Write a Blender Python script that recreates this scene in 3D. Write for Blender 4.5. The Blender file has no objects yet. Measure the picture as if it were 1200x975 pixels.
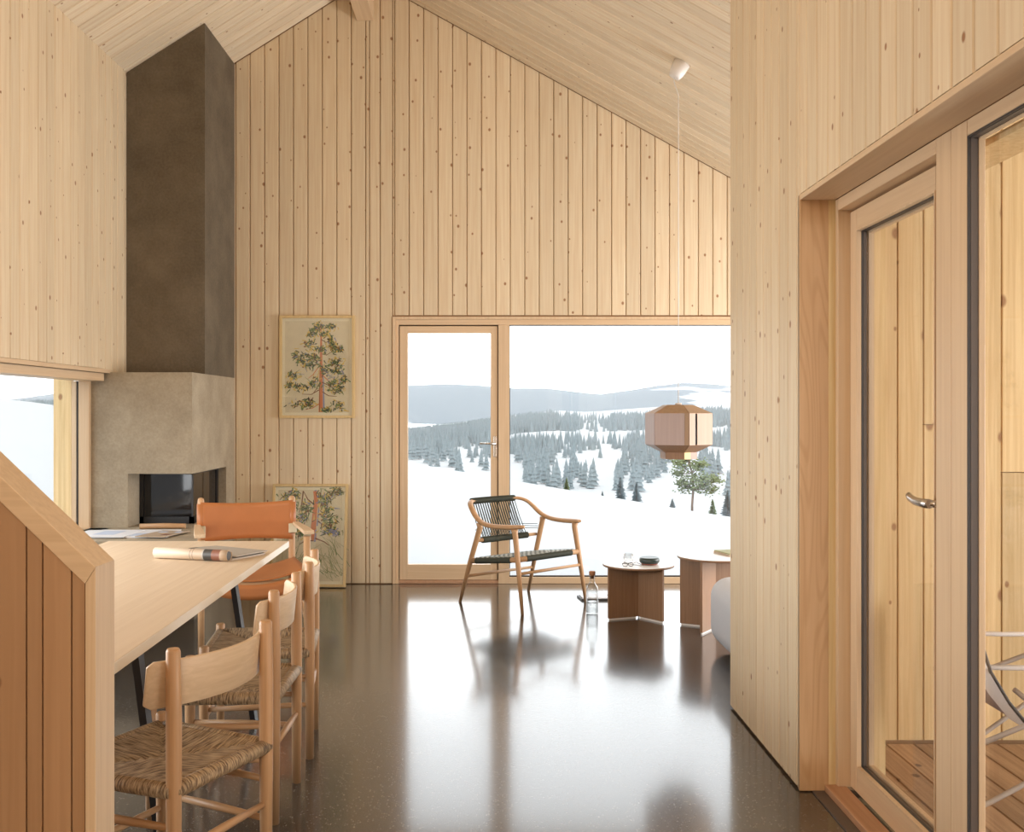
import bpy, bmesh, math, random
from mathutils import Vector, Matrix, noise
random.seed(7)
S = bpy.context.scene
COL = S.collection
R = math.radians

# ------------------------------------------------------------------ camera
CAMZ = 1.41
cam_d = bpy.data.cameras.new('camera'); cam = bpy.data.objects.new('camera', cam_d); COL.objects.link(cam)
cam.location = (0, 0, CAMZ); cam.rotation_euler = (R(90), 0, 0)
cam_d.lens = 36; cam_d.sensor_width = 36; cam_d.sensor_fit = 'HORIZONTAL'
cam_d.shift_x = 0.0225; cam_d.shift_y = -0.00375
cam_d.clip_start = 0.05; cam_d.clip_end = 6000
S.camera = cam

# ------------------------------------------------------------------ world, lights, exposure
W = bpy.data.worlds.new('overcast_sky'); S.world = W; W.use_nodes = True
bg = W.node_tree.nodes['Background']
bg.inputs[0].default_value = (0.93, 0.975, 1.0, 1); bg.inputs[1].default_value = 3.0
S.view_settings.view_transform = 'Standard'; S.view_settings.look = 'None'
S.view_settings.exposure = 0.13; S.view_settings.gamma = 1.0; S.view_settings.use_curve_mapping = False
S.cycles.max_bounces = 10; S.cycles.diffuse_bounces = 6; S.cycles.glossy_bounces = 4
S.cycles.transmission_bounces = 8; S.cycles.transparent_max_bounces = 24; S.cycles.volume_bounces = 3
S.cycles.sample_clamp_indirect = 6; S.cycles.caustics_reflective = False; S.cycles.caustics_refractive = False

def area(name, loc, rot, sx, sy, power, color):
    l = bpy.data.lights.new(name, 'AREA'); l.shape = 'RECTANGLE'; l.size = sx; l.size_y = sy
    l.energy = power; l.color = color
    o = bpy.data.objects.new(name, l); COL.objects.link(o); o.location = loc; o.rotation_euler = rot
    return o
# daylight through windows outside the picture, plus an added warm fill behind the camera
area('daylight_window_left', (-2.95, 3.7, 1.15), (0, R(-90), 0), 1.0, 2.6, 85, (0.95, 0.98, 1.0))
area('warm_fill_behind', (-0.6, -3.4, 3.1), (R(80), 0, 0), 2.6, 1.5, 125, (1.0, 0.88, 0.74))  # unseen fill lamp added to lift the camera-facing faces
area('daylight_living_right', (4.38, 6.5, 1.15), (0, R(90), 0), 1.7, 3.2, 205, (0.97, 0.98, 1.0))
area('daylight_porch', (4.9, 1.4, 1.5), (0, R(90), 0), 2.6, 5.0, 165, (1.0, 0.99, 0.97))

# ------------------------------------------------------------------ geometry of the place (metres, from the photograph)
VX, VY, F = 573.0, 483.0, 1200.0
def U(px, py, Y): return Vector(((px - VX) / F * Y, Y, CAMZ - (py - VY) / F * Y))
def UX(px, Y): return (px - VX) / F * Y
def UZ(py, Y): return CAMZ - (py - VY) / F * Y
YB = 8.40                       # inner face of the far gable wall
XL = -2.662                     # left wall
XR = 1.153                      # partition on the right
XRIDGE, ZRIDGE = -0.981, 4.97
TL, TR = 0.6336, 0.5535
def roof(x): return ZRIDGE - (TL * (XRIDGE - x) if x < XRIDGE else TR * (x - XRIDGE))
YF = -3.6                       # wall behind the camera
XFAR = 4.3                      # far right wall of the living room

# ------------------------------------------------------------------ helpers
def chain(p):
    v = Vector((0, 0, 0))
    while p is not None:
        v += p.location; p = p.parent
    return v
class MB:
    def __init__(s): s.v = []; s.f = []; s.m = []; s.sm = []
    def add(s, vs, fs, m=0, smooth=False):
        b = len(s.v); s.v += [tuple(x) for x in vs]
        for f in fs: s.f.append(tuple(b + i for i in f)); s.m.append(m); s.sm.append(smooth)
        return s
    def box(s, a, b, m=0):
        x0, y0, z0 = a; x1, y1, z1 = b
        if x0 > x1: x0, x1 = x1, x0
        if y0 > y1: y0, y1 = y1, y0
        if z0 > z1: z0, z1 = z1, z0
        vs = [(x0,y0,z0),(x1,y0,z0),(x1,y1,z0),(x0,y1,z0),(x0,y0,z1),(x1,y0,z1),(x1,y1,z1),(x0,y1,z1)]
        return s.add(vs, [(3,2,1,0),(4,5,6,7),(0,1,5,4),(1,2,6,5),(2,3,7,6),(3,0,4,7)], m)
    def prism(s, pts, d, m=0, smooth=False):
        n = len(pts); d = Vector(d); P = [Vector(p) for p in pts]
        nn = Vector((0,0,0))
        for i in range(n): nn += P[i].cross(P[(i+1) % n])
        if nn.dot(d) < 0: P = P[::-1]
        vs = P + [p + d for p in P]
        fs = [tuple(range(n))[::-1], tuple(range(n, 2*n))] + [(i, (i+1) % n, n + (i+1) % n, n + i) for i in range(n)]
        return s.add(vs, fs, m, smooth)
    def tube(s, path, rad, n=10, m=0, up=(0,0,1), asp=1.0, cap=True, smooth=True, closed=False):
        P = [Vector(p) for p in path]; k = len(P)
        if not hasattr(rad, '__len__'): rad = [rad] * k
        vs = []; u = Vector(up); prev = None
        for i in range(k):
            if closed: t = P[(i+1) % k] - P[i-1]
            else: t = P[min(i+1, k-1)] - P[max(i-1, 0)]
            t.normalize()
            a = u - t * u.dot(t)
            if prev is not None and (asp == 1.0 or a.length < .3): a = prev - t * prev.dot(t)
            elif a.length < .3: a = Vector((1, 0, 0)) - t * t.x
            if a.length < 1e-3: a = t.orthogonal()
            a.normalize(); prev = a; b = t.cross(a)
            for j in range(n):
                q = 2 * math.pi * j / n
                vs.append(P[i] + b * (math.cos(q) * rad[i]) + a * (math.sin(q) * rad[i] * asp))
        fs = []
        for i in range(k if closed else k - 1):
            for j in range(n):
                i2 = (i + 1) % k; j2 = (j + 1) % n
                fs.append((i*n + j, i*n + j2, i2*n + j2, i2*n + j))
        s.add(vs, fs, m, smooth)
        if cap and not closed:
            b = len(s.v) - len(vs)
            s.f.append(tuple(b + j for j in range(n))[::-1]); s.m.append(m); s.sm.append(False)
            s.f.append(tuple(b + (k-1)*n + j for j in range(n))); s.m.append(m); s.sm.append(False)
        return s
    def lathe(s, prof, c=(0,0,0), n=24, m=0, smooth=True, a0=0.0, caps=True):
        c = Vector(c); vs = []; fs = []
        for r, z in prof:
            for j in range(n):
                q = a0 + 2*math.pi*j/n
                vs.append(c + Vector((r*math.cos(q), r*math.sin(q), z)))
        for i in range(len(prof)-1):
            for j in range(n):
                j2 = (j+1) % n
                fs.append((i*n+j, i*n+j2, (i+1)*n+j2, (i+1)*n+j))
        s.add(vs, fs, m, smooth)
        if caps:
            b = len(s.v) - len(vs); k = len(prof)
            s.f.append(tuple(b+j for j in range(n))[::-1]); s.m.append(m); s.sm.append(False)
            s.f.append(tuple(b+(k-1)*n+j for j in range(n))); s.m.append(m); s.sm.append(False)
        return s
    def grid(s, fn, nu, nv, m=0, smooth=True):
        vs = [fn(i/nu, j/nv) for i in range(nu+1) for j in range(nv+1)]
        fs = []; 
        for i in range(nu):
            for j in range(nv):
                fs.append((i*(nv+1)+j, (i+1)*(nv+1)+j, (i+1)*(nv+1)+j+1, i*(nv+1)+j+1))
        mm = m
        if callable(m):
            b = len(s.v); s.v += [tuple(x) for x in vs]
            for k, f in enumerate(fs):
                s.f.append(tuple(b+i for i in f)); s.m.append(m((k//nv + .5)/nu, (k % nv + .5)/nv)); s.sm.append(smooth)
            return s
        return s.add(vs, fs, mm, smooth)
    def build(s, name, mat, parent=None, world=True, bevel=0.0, seg=2, solid=0.0, sub=0):
        me = bpy.data.meshes.new(name)
        off = chain(parent) if (world and parent is not None) else Vector((0,0,0))
        me.from_pydata([(x-off.x, y-off.y, z-off.z) for x, y, z in s.v], [], s.f)
        mats = mat if isinstance(mat, (list, tuple)) else [mat]
        for q in mats: me.materials.append(q)
        me.polygons.foreach_set('material_index', s.m); me.polygons.foreach_set('use_smooth', s.sm)
        me.update()
        o = bpy.data.objects.new(name, me); COL.objects.link(o)
        if parent is not None: o.parent = parent
        if solid:
            md = o.modifiers.new('solid', 'SOLIDIFY'); md.thickness = solid; md.offset = -1
        if bevel:
            md = o.modifiers.new('bevel', 'BEVEL'); md.width = bevel; md.segments = seg; md.limit_method = 'ANGLE'; md.angle_limit = R(40)
        if sub:
            md = o.modifiers.new('sub', 'SUBSURF'); md.levels = sub; md.render_levels = sub
        return o
def thing(name, label, cat, loc=(0,0,0), rz=0.0, group=None):
    o = bpy.data.objects.new(name, None); COL.objects.link(o); o.location = loc; o.rotation_euler = (0,0,rz)
    o.empty_display_size = 0.1
    return tag(o, label, cat, group)
def tag(o, label, cat, group=None, kind=None):
    if label: o['label'] = label
    if cat: o['category'] = cat
    if group: o['group'] = group
    if kind: o['kind'] = kind
    return o
def structure(o, label=None):
    o['kind'] = 'structure'
    if label: o['label'] = label
    return o
def copy_tree(o, parent=None):
    c = o.copy(); COL.objects.link(c)
    if parent is not None: c.parent = parent
    for ch in list(o.children): copy_tree(ch, c)
    return c
def bar(a, b, w, h):
    """prism of w x h section from a to b, returns vertices/faces in an MB"""
    mb = MB(); mb.tube([a, b], math.sqrt(.5), 4, smooth=False); return mb

# ------------------------------------------------------------------ materials
def lin(c):
    def f(u):
        u /= 255.0
        return u/12.92 if u <= .04045 else ((u+.055)/1.055)**2.4
    return (f(c[0]), f(c[1]), f(c[2]), 1.0)
def nmat(name):
    m = bpy.data.materials.new(name); m.use_nodes = True
    return m, m.node_tree.nodes, m.node_tree.links, m.node_tree.nodes['Principled BSDF']
def plain(name, col, rough=.5, metal=0.0, spec=.5, noise_amt=0.0, nscale=20.0, bump=0.0):
    m, N, L, P = nmat(name)
    P.inputs['Base Color'].default_value = col if len(col) == 4 else (*col, 1)
    P.inputs['Roughness'].default_value = rough; P.inputs['Metallic'].default_value = metal
    P.inputs['Specular IOR Level'].default_value = spec
    if noise_amt or bump:
        tc = N.new('ShaderNodeTexCoord'); nz = N.new('ShaderNodeTexNoise'); nz.inputs['Scale'].default_value = nscale; nz.inputs['Detail'].default_value = 5
        L.new(tc.outputs['Object'], nz.inputs['Vector'])
        if noise_amt:
            mr = N.new('ShaderNodeMapRange'); mr.inputs[3].default_value = 1-noise_amt; mr.inputs[4].default_value = 1+noise_amt
            L.new(nz.outputs['Fac'], mr.inputs[0])
            mx = N.new('ShaderNodeMix'); mx.data_type = 'RGBA'; mx.blend_type = 'MULTIPLY'; mx.inputs[0].default_value = 1
            mx.inputs[6].default_value = col if len(col) == 4 else (*col, 1)
            L.new(mr.outputs[0], mx.inputs[7]); L.new(mx.outputs[2], P.inputs['Base Color'])
        if bump:
            b = N.new('ShaderNodeBump'); b.inputs['Strength'].default_value = bump; b.inputs['Distance'].default_value = .01
            L.new(nz.outputs['Fac'], b.inputs['Height']); L.new(b.outputs[0], P.inputs['Normal'])
    return m
def mathn(N, L, op, a, b=None, c=None):
    n = N.new('ShaderNodeMath'); n.operation = op
    for i, q in enumerate((a, b, c)):
        if q is None: continue
        if isinstance(q, (int, float)): n.inputs[i].default_value = q
        else: L.new(q, n.inputs[i])
    return n.outputs[0]
def wood(name, light, dark, axis='Z', knots=None, kdens=.45, ksize=.10, rough=.5, grain=1.0, gs=1.0, spec=.4, vary=.07, cell=(8.0, 6.0), rings=0.0):
    """sawn timber: long grain along the given local axis, per-object variation, optional knots"""
    m, N, L, P = nmat(name)
    tc = N.new('ShaderNodeTexCoord'); oi = N.new('ShaderNodeObjectInfo')
    sep = N.new('ShaderNodeSeparateXYZ'); L.new(tc.outputs['Object'], sep.inputs[0])
    o = {'X': (1, 2, 0), 'Y': (0, 2, 1), 'Z': (0, 1, 2)}[axis]
    a, b, l = sep.outputs[o[0]], sep.outputs[o[1]], sep.outputs[o[2]]
    rnd = oi.outputs['Random']
    a2 = mathn(N, L, 'ADD', a, mathn(N, L, 'MULTIPLY', rnd, 37.3)); l2 = mathn(N, L, 'ADD', l, mathn(N, L, 'MULTIPLY', rnd, 91.7))
    cg = N.new('ShaderNodeCombineXYZ')
    L.new(mathn(N, L, 'MULTIPLY', a2, 55*gs), cg.inputs[0]); L.new(mathn(N, L, 'MULTIPLY', b, 55*gs), cg.inputs[1]); L.new(mathn(N, L, 'MULTIPLY', l2, 1.6*gs), cg.inputs[2])
    g = N.new('ShaderNodeTexNoise'); g.inputs['Scale'].default_value = 1.0; g.inputs['Detail'].default_value = 4; g.inputs['Distortion'].default_value = .6
    L.new(cg.outputs[0], g.inputs['Vector'])
    ramp = N.new('ShaderNodeValToRGB'); ramp.color_ramp.elements[0].position = .35; ramp.color_ramp.elements[1].position = .68
    dk = tuple(light[i]*(1-.55*grain) + dark[i]*.55*grain for i in range(3))
    ramp.color_ramp.elements[0].color = (*light[:3], 1); ramp.color_ramp.elements[1].color = (*dk, 1)
    L.new(g.outputs['Fac'], ramp.inputs[0]); col = ramp.outputs[0]
    if rings:
        cr = N.new('ShaderNodeCombineXYZ')
        L.new(mathn(N, L, 'MULTIPLY', a2, 9), cr.inputs[0]); L.new(mathn(N, L, 'MULTIPLY', b, 9), cr.inputs[1]); L.new(mathn(N, L, 'MULTIPLY', l2, .9), cr.inputs[2])
        r0 = N.new('ShaderNodeTexNoise'); r0.inputs['Scale'].default_value = 1; r0.inputs['Detail'].default_value = 1; L.new(cr.outputs[0], r0.inputs['Vector'])
        sn = mathn(N, L, 'SINE', mathn(N, L, 'MULTIPLY', r0.outputs['Fac'], 95.0))
        f = mathn(N, L, 'MULTIPLY', mathn(N, L, 'MAXIMUM', sn, 0.0), rings)
        mx = N.new('ShaderNodeMix'); mx.data_type = 'RGBA'; L.new(f, mx.inputs[0]); L.new(col, mx.inputs[6]); mx.inputs[7].default_value = (*dark[:3], 1)
        col = mx.outputs[2]
    if knots is not None:
        cv = N.new('ShaderNodeCombineXYZ')
        L.new(mathn(N, L, 'MULTIPLY', a2, cell[0]), cv.inputs[0]); L.new(mathn(N, L, 'MULTIPLY', l2, cell[1]), cv.inputs[1])
        vo = N.new('ShaderNodeTexVoronoi'); vo.voronoi_dimensions = '2D'; vo.inputs['Scale'].default_value = 1.0
        L.new(cv.outputs[0], vo.inputs['Vector'])
        sc = N.new('ShaderNodeSeparateColor'); L.new(vo.outputs['Color'], sc.inputs[0])
        has = mathn(N, L, 'LESS_THAN', sc.outputs[0], kdens)
        size = mathn(N, L, 'MULTIPLY_ADD', sc.outputs[1], ksize, ksize*.35)
        kn = mathn(N, L, 'SUBTRACT', 1.0, mathn(N, L, 'DIVIDE', vo.outputs['Distance'], size))
        kn = mathn(N, L, 'MULTIPLY', mathn(N, L, 'MINIMUM', mathn(N, L, 'MAXIMUM', mathn(N, L, 'MULTIPLY', kn, 2.2), 0.0), 1.0), has)
        mx = N.new('ShaderNodeMix'); mx.data_type = 'RGBA'; L.new(kn, mx.inputs[0]); L.new(col, mx.inputs[6]); mx.inputs[7].default_value = (*knots[:3], 1)
        col = mx.outputs[2]
    mr = N.new('ShaderNodeMapRange'); mr.inputs[3].default_value = 1-vary; mr.inputs[4].default_value = 1+vary; L.new(rnd, mr.inputs[0])
    mm = N.new('ShaderNodeMix'); mm.data_type = 'RGBA'; mm.blend_type = 'MULTIPLY'; mm.inputs[0].default_value = 1
    L.new(col, mm.inputs[6]); L.new(mr.outputs[0], mm.inputs[7]); L.new(mm.outputs[2], P.inputs['Base Color'])
    P.inputs['Roughness'].default_value = rough; P.inputs['Specular IOR Level'].default_value = spec
    return m

PINE_L, PINE_D, KNOT = (.75,.63,.445), (.62,.445,.265), (.33,.17,.08)
M = {}
M['pine'] = wood('pine_boards', PINE_L, PINE_D, 'Z', KNOT, .50, .08, rough=.55)
M['pine_ceil'] = wood('pine_ceiling_boards', (.82,.715,.545), (.66,.48,.30), 'Z', KNOT, .30, .06, rough=.55)
M['groove'] = plain('board_groove_wood', (.34,.19,.09), .8)
M['pine_out'] = wood('raw_spruce_cladding', (.80,.62,.34), (.60,.40,.17), 'Z', (.36,.19,.085), .50, .105, rough=.6, grain=1.2, cell=(6.5, 4.2), vary=.15)
M['balus_shaded'] = wood('balustrade_pine_shaded', (.43,.255,.135), (.34,.185,.09), 'Z', (.20,.09,.04), .35, .12, rough=.5)  # pine darkened to carry the shade on the camera-facing boards
M['deck'] = wood('weathered_deck', (.50,.345,.22), (.30,.19,.115), 'Z', (.15,.09,.06), .3, .12, rough=.7, grain=1.5, vary=.14)
for ax in 'XYZ':
    M['fir'+ax] = wood('fir_frame_'+ax.lower(), (.70,.52,.335), (.55,.36,.205), ax, rough=.42, grain=.7, vary=.03)
    M['oak'+ax] = wood('oiled_oak_'+ax.lower(), (.54,.325,.17), (.38,.21,.10), ax, rough=.42, grain=.9, gs=1.6, vary=.04)
    M['soap'+ax] = wood('soaped_oak_'+ax.lower(), (.69,.515,.335), (.53,.365,.215), ax, rough=.42, grain=.9, gs=1.4, vary=.03)
    M['wal'+ax] = wood('brown_oak_veneer_'+ax.lower(), (.32,.185,.105), (.21,.115,.06), ax, rough=.4, grain=1.0, gs=1.8, vary=.03)
M['firlining'] = wood('fir_lining_flamed', (.62,.405,.225), (.46,.265,.12), 'Z', rough=.45, grain=.6, rings=.38)
M['firred'] = wood('fir_sill_red', (.50,.29,.17), (.36,.19,.10), 'Y', rough=.45)
M['tabletop'] = wood('soaped_oak_tabletop', (.74,.60,.44), (.60,.45,.30), 'Y', rough=.45, grain=.8, gs=.8, vary=.02)
M['litedge'] = wood('table_edge_lit', (.92,.87,.78), (.86,.78,.66), 'Y', rough=.5, grain=.5)  # light from the porch glazing put into the edge colour
M['leather'] = plain('tan_leather', (.43,.155,.048), .42, noise_amt=.14, nscale=9, bump=.06)
M['strap'] = plain('pale_leather_strap', (.62,.55,.38), .5)
M['black'] = plain('black_metal', (.012,.012,.014), .35)
M['gasket'] = plain('dark_gasket', (.045,.038,.034), .5)
M['alu'] = plain('brown_grey_aluminium', (.115,.088,.072), .5)
M['steel'] = plain('brushed_steel', (.62,.60,.57), .25, metal=1.0)
M['white'] = plain('white_plastic', (.80,.76,.72), .4)
M['skysheen'] = plain('table_top_sky_sheen', (.88,.89,.90), .35)  # sky reflection painted as a white base colour over the veneer top
M['green_dark'] = plain('dark_green_ceramic', (.030,.048,.045), .35)
M['terracotta'] = plain('red_brown_base', (.33,.10,.06), .5)
M['cord'] = plain('dark_green_cord', (.055,.062,.045), .7, noise_amt=.35, nscale=260, bump=.5)
M['sofa'] = plain('light_grey_wool', (.60,.62,.66), .9, noise_amt=.12, nscale=180, bump=.35)
M['paper'] = plain('white_paper', (.80,.82,.86), .6)
M['paperblue'] = plain('pale_blue_print', (.55,.64,.80), .6)
M['papercream'] = plain('cream_paper', (.48,.37,.265), .5)
M['papergrey'] = plain('grey_printed_page', (.42,.38,.33), .5)
M['paperdark'] = plain('dark_printed_page', (.05,.045,.04), .5)
M['paperred'] = plain('red_brown_print', (.22,.09,.055), .5)
M['cork'] = plain('cork_stopper', (.42,.20,.10), .8, noise_amt=.3, nscale=120)
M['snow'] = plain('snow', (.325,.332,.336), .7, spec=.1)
M['sling'] = plain('grey_sling_canvas', (.85,.83,.82), .8)
M['slingdark'] = plain('mauve_sling_canvas_inside', (.32,.26,.27), .8)
M['ochre'] = plain('yellow_veneer', (.58,.43,.14), .5)
M['rosy'] = wood('rosy_veneer', (.50,.405,.385), (.42,.33,.315), 'Z', rough=.5, vary=.01)
M['beechv'] = wood('beech_veneer', (.42,.29,.19), (.34,.22,.135), 'Z', rough=.5, vary=.01)
M['canvas'] = plain('artwork_ground', (.63,.575,.40), .7, noise_amt=.12, nscale=14)
M['mount'] = plain('cream_mount', (.74,.70,.52), .7)
M['frame_oak'] = wood('picture_frame_oak', (.66,.49,.24), (.52,.36,.16), 'Z', rough=.5)
for nm, c in dict(a_trunk=(196,120,80), a_dark=(52,72,56), a_green=(92,120,70), a_yellow=(206,180,92), a_blue=(128,136,166), a_brown=(110,72,48), a_sage=(158,160,120)).items():
    M[nm] = plain('print_'+nm[2:], lin(c), .7)

def glass_pane_mat(name, tint=(1,1,1,1), pw=5.0, base=.035):
    m = bpy.data.materials.new(name); m.use_nodes = True; N = m.node_tree.nodes; L = m.node_tree.links
    N.remove(N['Principled BSDF'])
    t = N.new('ShaderNodeBsdfTransparent'); t.inputs[0].default_value = tint
    g = N.new('ShaderNodeBsdfGlossy'); g.inputs['Roughness'].default_value = 0.0
    lw = N.new('ShaderNodeLayerWeight'); lw.inputs[0].default_value = .5
    f = mathn(N, L, 'MULTIPLY_ADD', mathn(N, L, 'POWER', lw.outputs['Facing'], pw), .90, base)
    mx = N.new('ShaderNodeMixShader'); L.new(f, mx.inputs[0]); L.new(t.outputs[0], mx.inputs[1]); L.new(g.outputs[0], mx.inputs[2])
    L.new(mx.outputs[0], N['Material Output'].inputs[0])
    return m
M['pane'] = glass_pane_mat('window_glass')
M['clear'] = glass_pane_mat('clear_glass', (.965,.97,.97,1), 2.2, .05); M['water'] = glass_pane_mat('water', (.95,.955,.955,1), 3.0, .05)
m, N, L, P = nmat('dark_stove_glass'); P.inputs['Base Color'].default_value = (.012,.012,.014,1); P.inputs['Roughness'].default_value = .05; P.inputs['Specular IOR Level'].default_value = .45; M['stoveglass'] = m

def plaster(name, c0, c1, fine):
    m, N, L, P = nmat(name)
    tc = N.new('ShaderNodeTexCoord')
    a = N.new('ShaderNodeTexNoise'); a.inputs['Scale'].default_value = 2.6; a.inputs['Detail'].default_value = 7; a.inputs['Roughness'].default_value = .62
    b = N.new('ShaderNodeTexNoise'); b.inputs['Scale'].default_value = fine; b.inputs['Detail'].default_value = 3
    L.new(tc.outputs['Object'], a.inputs[0]); L.new(tc.outputs['Object'], b.inputs[0])
    f = mathn(N, L, 'ADD', mathn(N, L, 'MULTIPLY', a.outputs['Fac'], .72), mathn(N, L, 'MULTIPLY', b.outputs['Fac'], .28))
    rp = N.new('ShaderNodeValToRGB'); rp.color_ramp.elements[0].position = .36; rp.color_ramp.elements[1].position = .64
    rp.color_ramp.elements[0].color = (*c0, 1); rp.color_ramp.elements[1].color = (*c1, 1)
    L.new(f, rp.inputs[0]); L.new(rp.outputs[0], P.inputs['Base Color']); P.inputs['Roughness'].default_value = .8; P.inputs['Specular IOR Level'].default_value = .25
    bp = N.new('ShaderNodeBump'); bp.inputs['Strength'].default_value = .18; bp.inputs['Distance'].default_value = .01
    L.new(b.outputs['Fac'], bp.inputs['Height']); L.new(bp.outputs[0], P.inputs['Normal'])
    return m
M['plaster'] = plaster('grey_concrete_plaster', (.105,.084,.058), (.175,.142,.10), 60)
M['plaster_rough'] = plaster('grey_concrete_plaster_open', (.31,.255,.18), (.46,.39,.285), 75)

# polished concrete floor with aggregate
m, N, L, P = nmat('polished_concrete')
tc = N.new('ShaderNodeTexCoord')
n1 = N.new('ShaderNodeTexNoise'); n1.inputs['Scale'].default_value = 1.3; n1.inputs['Detail'].default_value = 6
n2 = N.new('ShaderNodeTexNoise'); n2.inputs['Scale'].default_value = 110; n2.inputs['Detail'].default_value = 3
vo = N.new('ShaderNodeTexVoronoi'); vo.inputs['Scale'].default_value = 120
for q in (n1, n2, vo): L.new(tc.outputs['Object'], q.inputs['Vector'])
rp = N.new('ShaderNodeValToRGB'); rp.color_ramp.elements[0].position = .3; rp.color_ramp.elements[1].position = .7
rp.color_ramp.elements[0].color = (.036,.031,.026,1); rp.color_ramp.elements[1].color = (.080,.069,.057,1)
L.new(mathn(N, L, 'ADD', mathn(N, L, 'MULTIPLY', n1.outputs['Fac'], .45), mathn(N, L, 'MULTIPLY', n2.outputs['Fac'], .55)), rp.inputs[0])
sc = N.new('ShaderNodeSeparateColor'); L.new(vo.outputs['Color'], sc.inputs[0])
stone = mathn(N, L, 'MULTIPLY', mathn(N, L, 'LESS_THAN', vo.outputs['Distance'], .33), mathn(N, L, 'GREATER_THAN', sc.outputs[0], .86))
mx = N.new('ShaderNodeMix'); mx.data_type = 'RGBA'; L.new(mathn(N, L, 'MULTIPLY', stone, .65), mx.inputs[0]); L.new(rp.outputs[0], mx.inputs[6]); mx.inputs[7].default_value = (.34,.29,.23,1)
L.new(mx.outputs[2], P.inputs['Base Color'])
P.inputs['Roughness'].default_value = .22; P.inputs['IOR'].default_value = 1.5
P.inputs['Coat Weight'].default_value = 1.0; P.inputs['Coat Roughness'].default_value = .12; P.inputs['Coat IOR'].default_value = 1.44; P.inputs['Specular IOR Level'].default_value = .15
M['floor'] = m

def rush(name, axis):
    m, N, L, P = nmat(name)
    tc = N.new('ShaderNodeTexCoord'); mp = N.new('ShaderNodeMapping')
    mp.inputs['Scale'].default_value = (18, 190, 40) if axis == 'x' else (190, 18, 40)
    L.new(tc.outputs['Object'], mp.inputs[0])
    nz = N.new('ShaderNodeTexNoise'); nz.inputs['Scale'].default_value = 1; nz.inputs['Detail'].default_value = 3; L.new(mp.outputs[0], nz.inputs['Vector'])
    rp = N.new('ShaderNodeValToRGB'); e = rp.color_ramp.elements
    e[0].position = .36; e[0].color = (.13,.075,.035,1); e[1].position = .62; e[1].color = (.50,.36,.21,1)
    L.new(nz.outputs['Fac'], rp.inputs[0]); L.new(rp.outputs[0], P.inputs['Base Color']); P.inputs['Roughness'].default_value = .55
    bp = N.new('ShaderNodeBump'); bp.inputs['Strength'].default_value = .9; bp.inputs['Distance'].default_value = .006
    L.new(nz.outputs['Fac'], bp.inputs['Height']); L.new(bp.outputs[0], P.inputs['Normal'])
    return m
M['rushx'] = rush('rush_weave_lengthwise', 'x'); M['rushy'] = rush('rush_weave_crosswise', 'y')
# woven cord seat
m, N, L, P = nmat('woven_cord_seat')
tc = N.new('ShaderNodeTexCoord'); mp = N.new('ShaderNodeMapping'); mp.inputs['Scale'].default_value = (42, 42, 42); L.new(tc.outputs['Object'], mp.inputs[0])
ck = N.new('ShaderNodeTexChecker'); ck.inputs['Scale'].default_value = 1.0; ck.inputs[1].default_value = (.42,.43,.36,1); ck.inputs[2].default_value = (.06,.065,.05,1); L.new(mp.outputs[0], ck.inputs['Vector'])
L.new(ck.outputs[0], P.inputs['Base Color']); P.inputs['Roughness'].default_value = .7; M['weave'] = m

# ------------------------------------------------------------------ boards
BT = .016
def board(parent, name, origin, xa, za, w, z0, z1a, z1b, mat, gap=.004, ch=.0055, z0b=None, t=BT, dch=.008):
    """a board with chamfered long edges: local x across, local z along, local y into the wall"""
    z0b = z0 if z0b is None else z0b
    g = gap/2; xs = (g, w-g); xf = (g+ch, w-g-ch)
    def zt(x): return z1a + (z1b-z1a)*x/w
    def zb(x): return z0 + (z0b-z0)*x/w
    vs = []
    for (q, y) in ((xf, 0.0), (xs, dch), (xs, t)):
        vs += [(q[0], y, zb(q[0])), (q[1], y, zb(q[1])), (q[1], y, zt(q[1])), (q[0], y, zt(q[0]))]
    fs = [(0,1,2,3)]
    for k in (0, 4):
        fs += [(k+1, k, k+4, k+5), (k+2, k+1, k+5, k+6), (k+3, k+2, k+6, k+7), (k, k+3, k+7, k+4)]
    fs += [(11,10,9,8)]
    me = bpy.data.meshes.new(name); me.from_pydata(vs, [], fs); me.materials.append(mat); me.update()
    o = bpy.data.objects.new(name, me); COL.objects.link(o)
    xa = Vector(xa).normalized(); za = Vector(za).normalized(); ya = za.cross(xa)
    mt = Matrix((xa, ya, za)).transposed().to_4x4()
    off = chain(parent)
    mt.translation = Vector(origin) - off
    o.parent = parent; o.matrix_local = mt
    return o

# ================================================================== SETTING
# floor
fl = MB().prism([(-3.0, YF, 0), (1.45, YF, 0), (1.45, 4.6, 0), (XFAR+.1, 4.6, 0), (XFAR+.1, YB+.06, 0), (-3.0, YB+.06, 0)], (0, 0, -.25)); fl = structure(fl.build('floor', M['floor']), 'dark polished concrete floor mirroring the far window')

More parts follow.
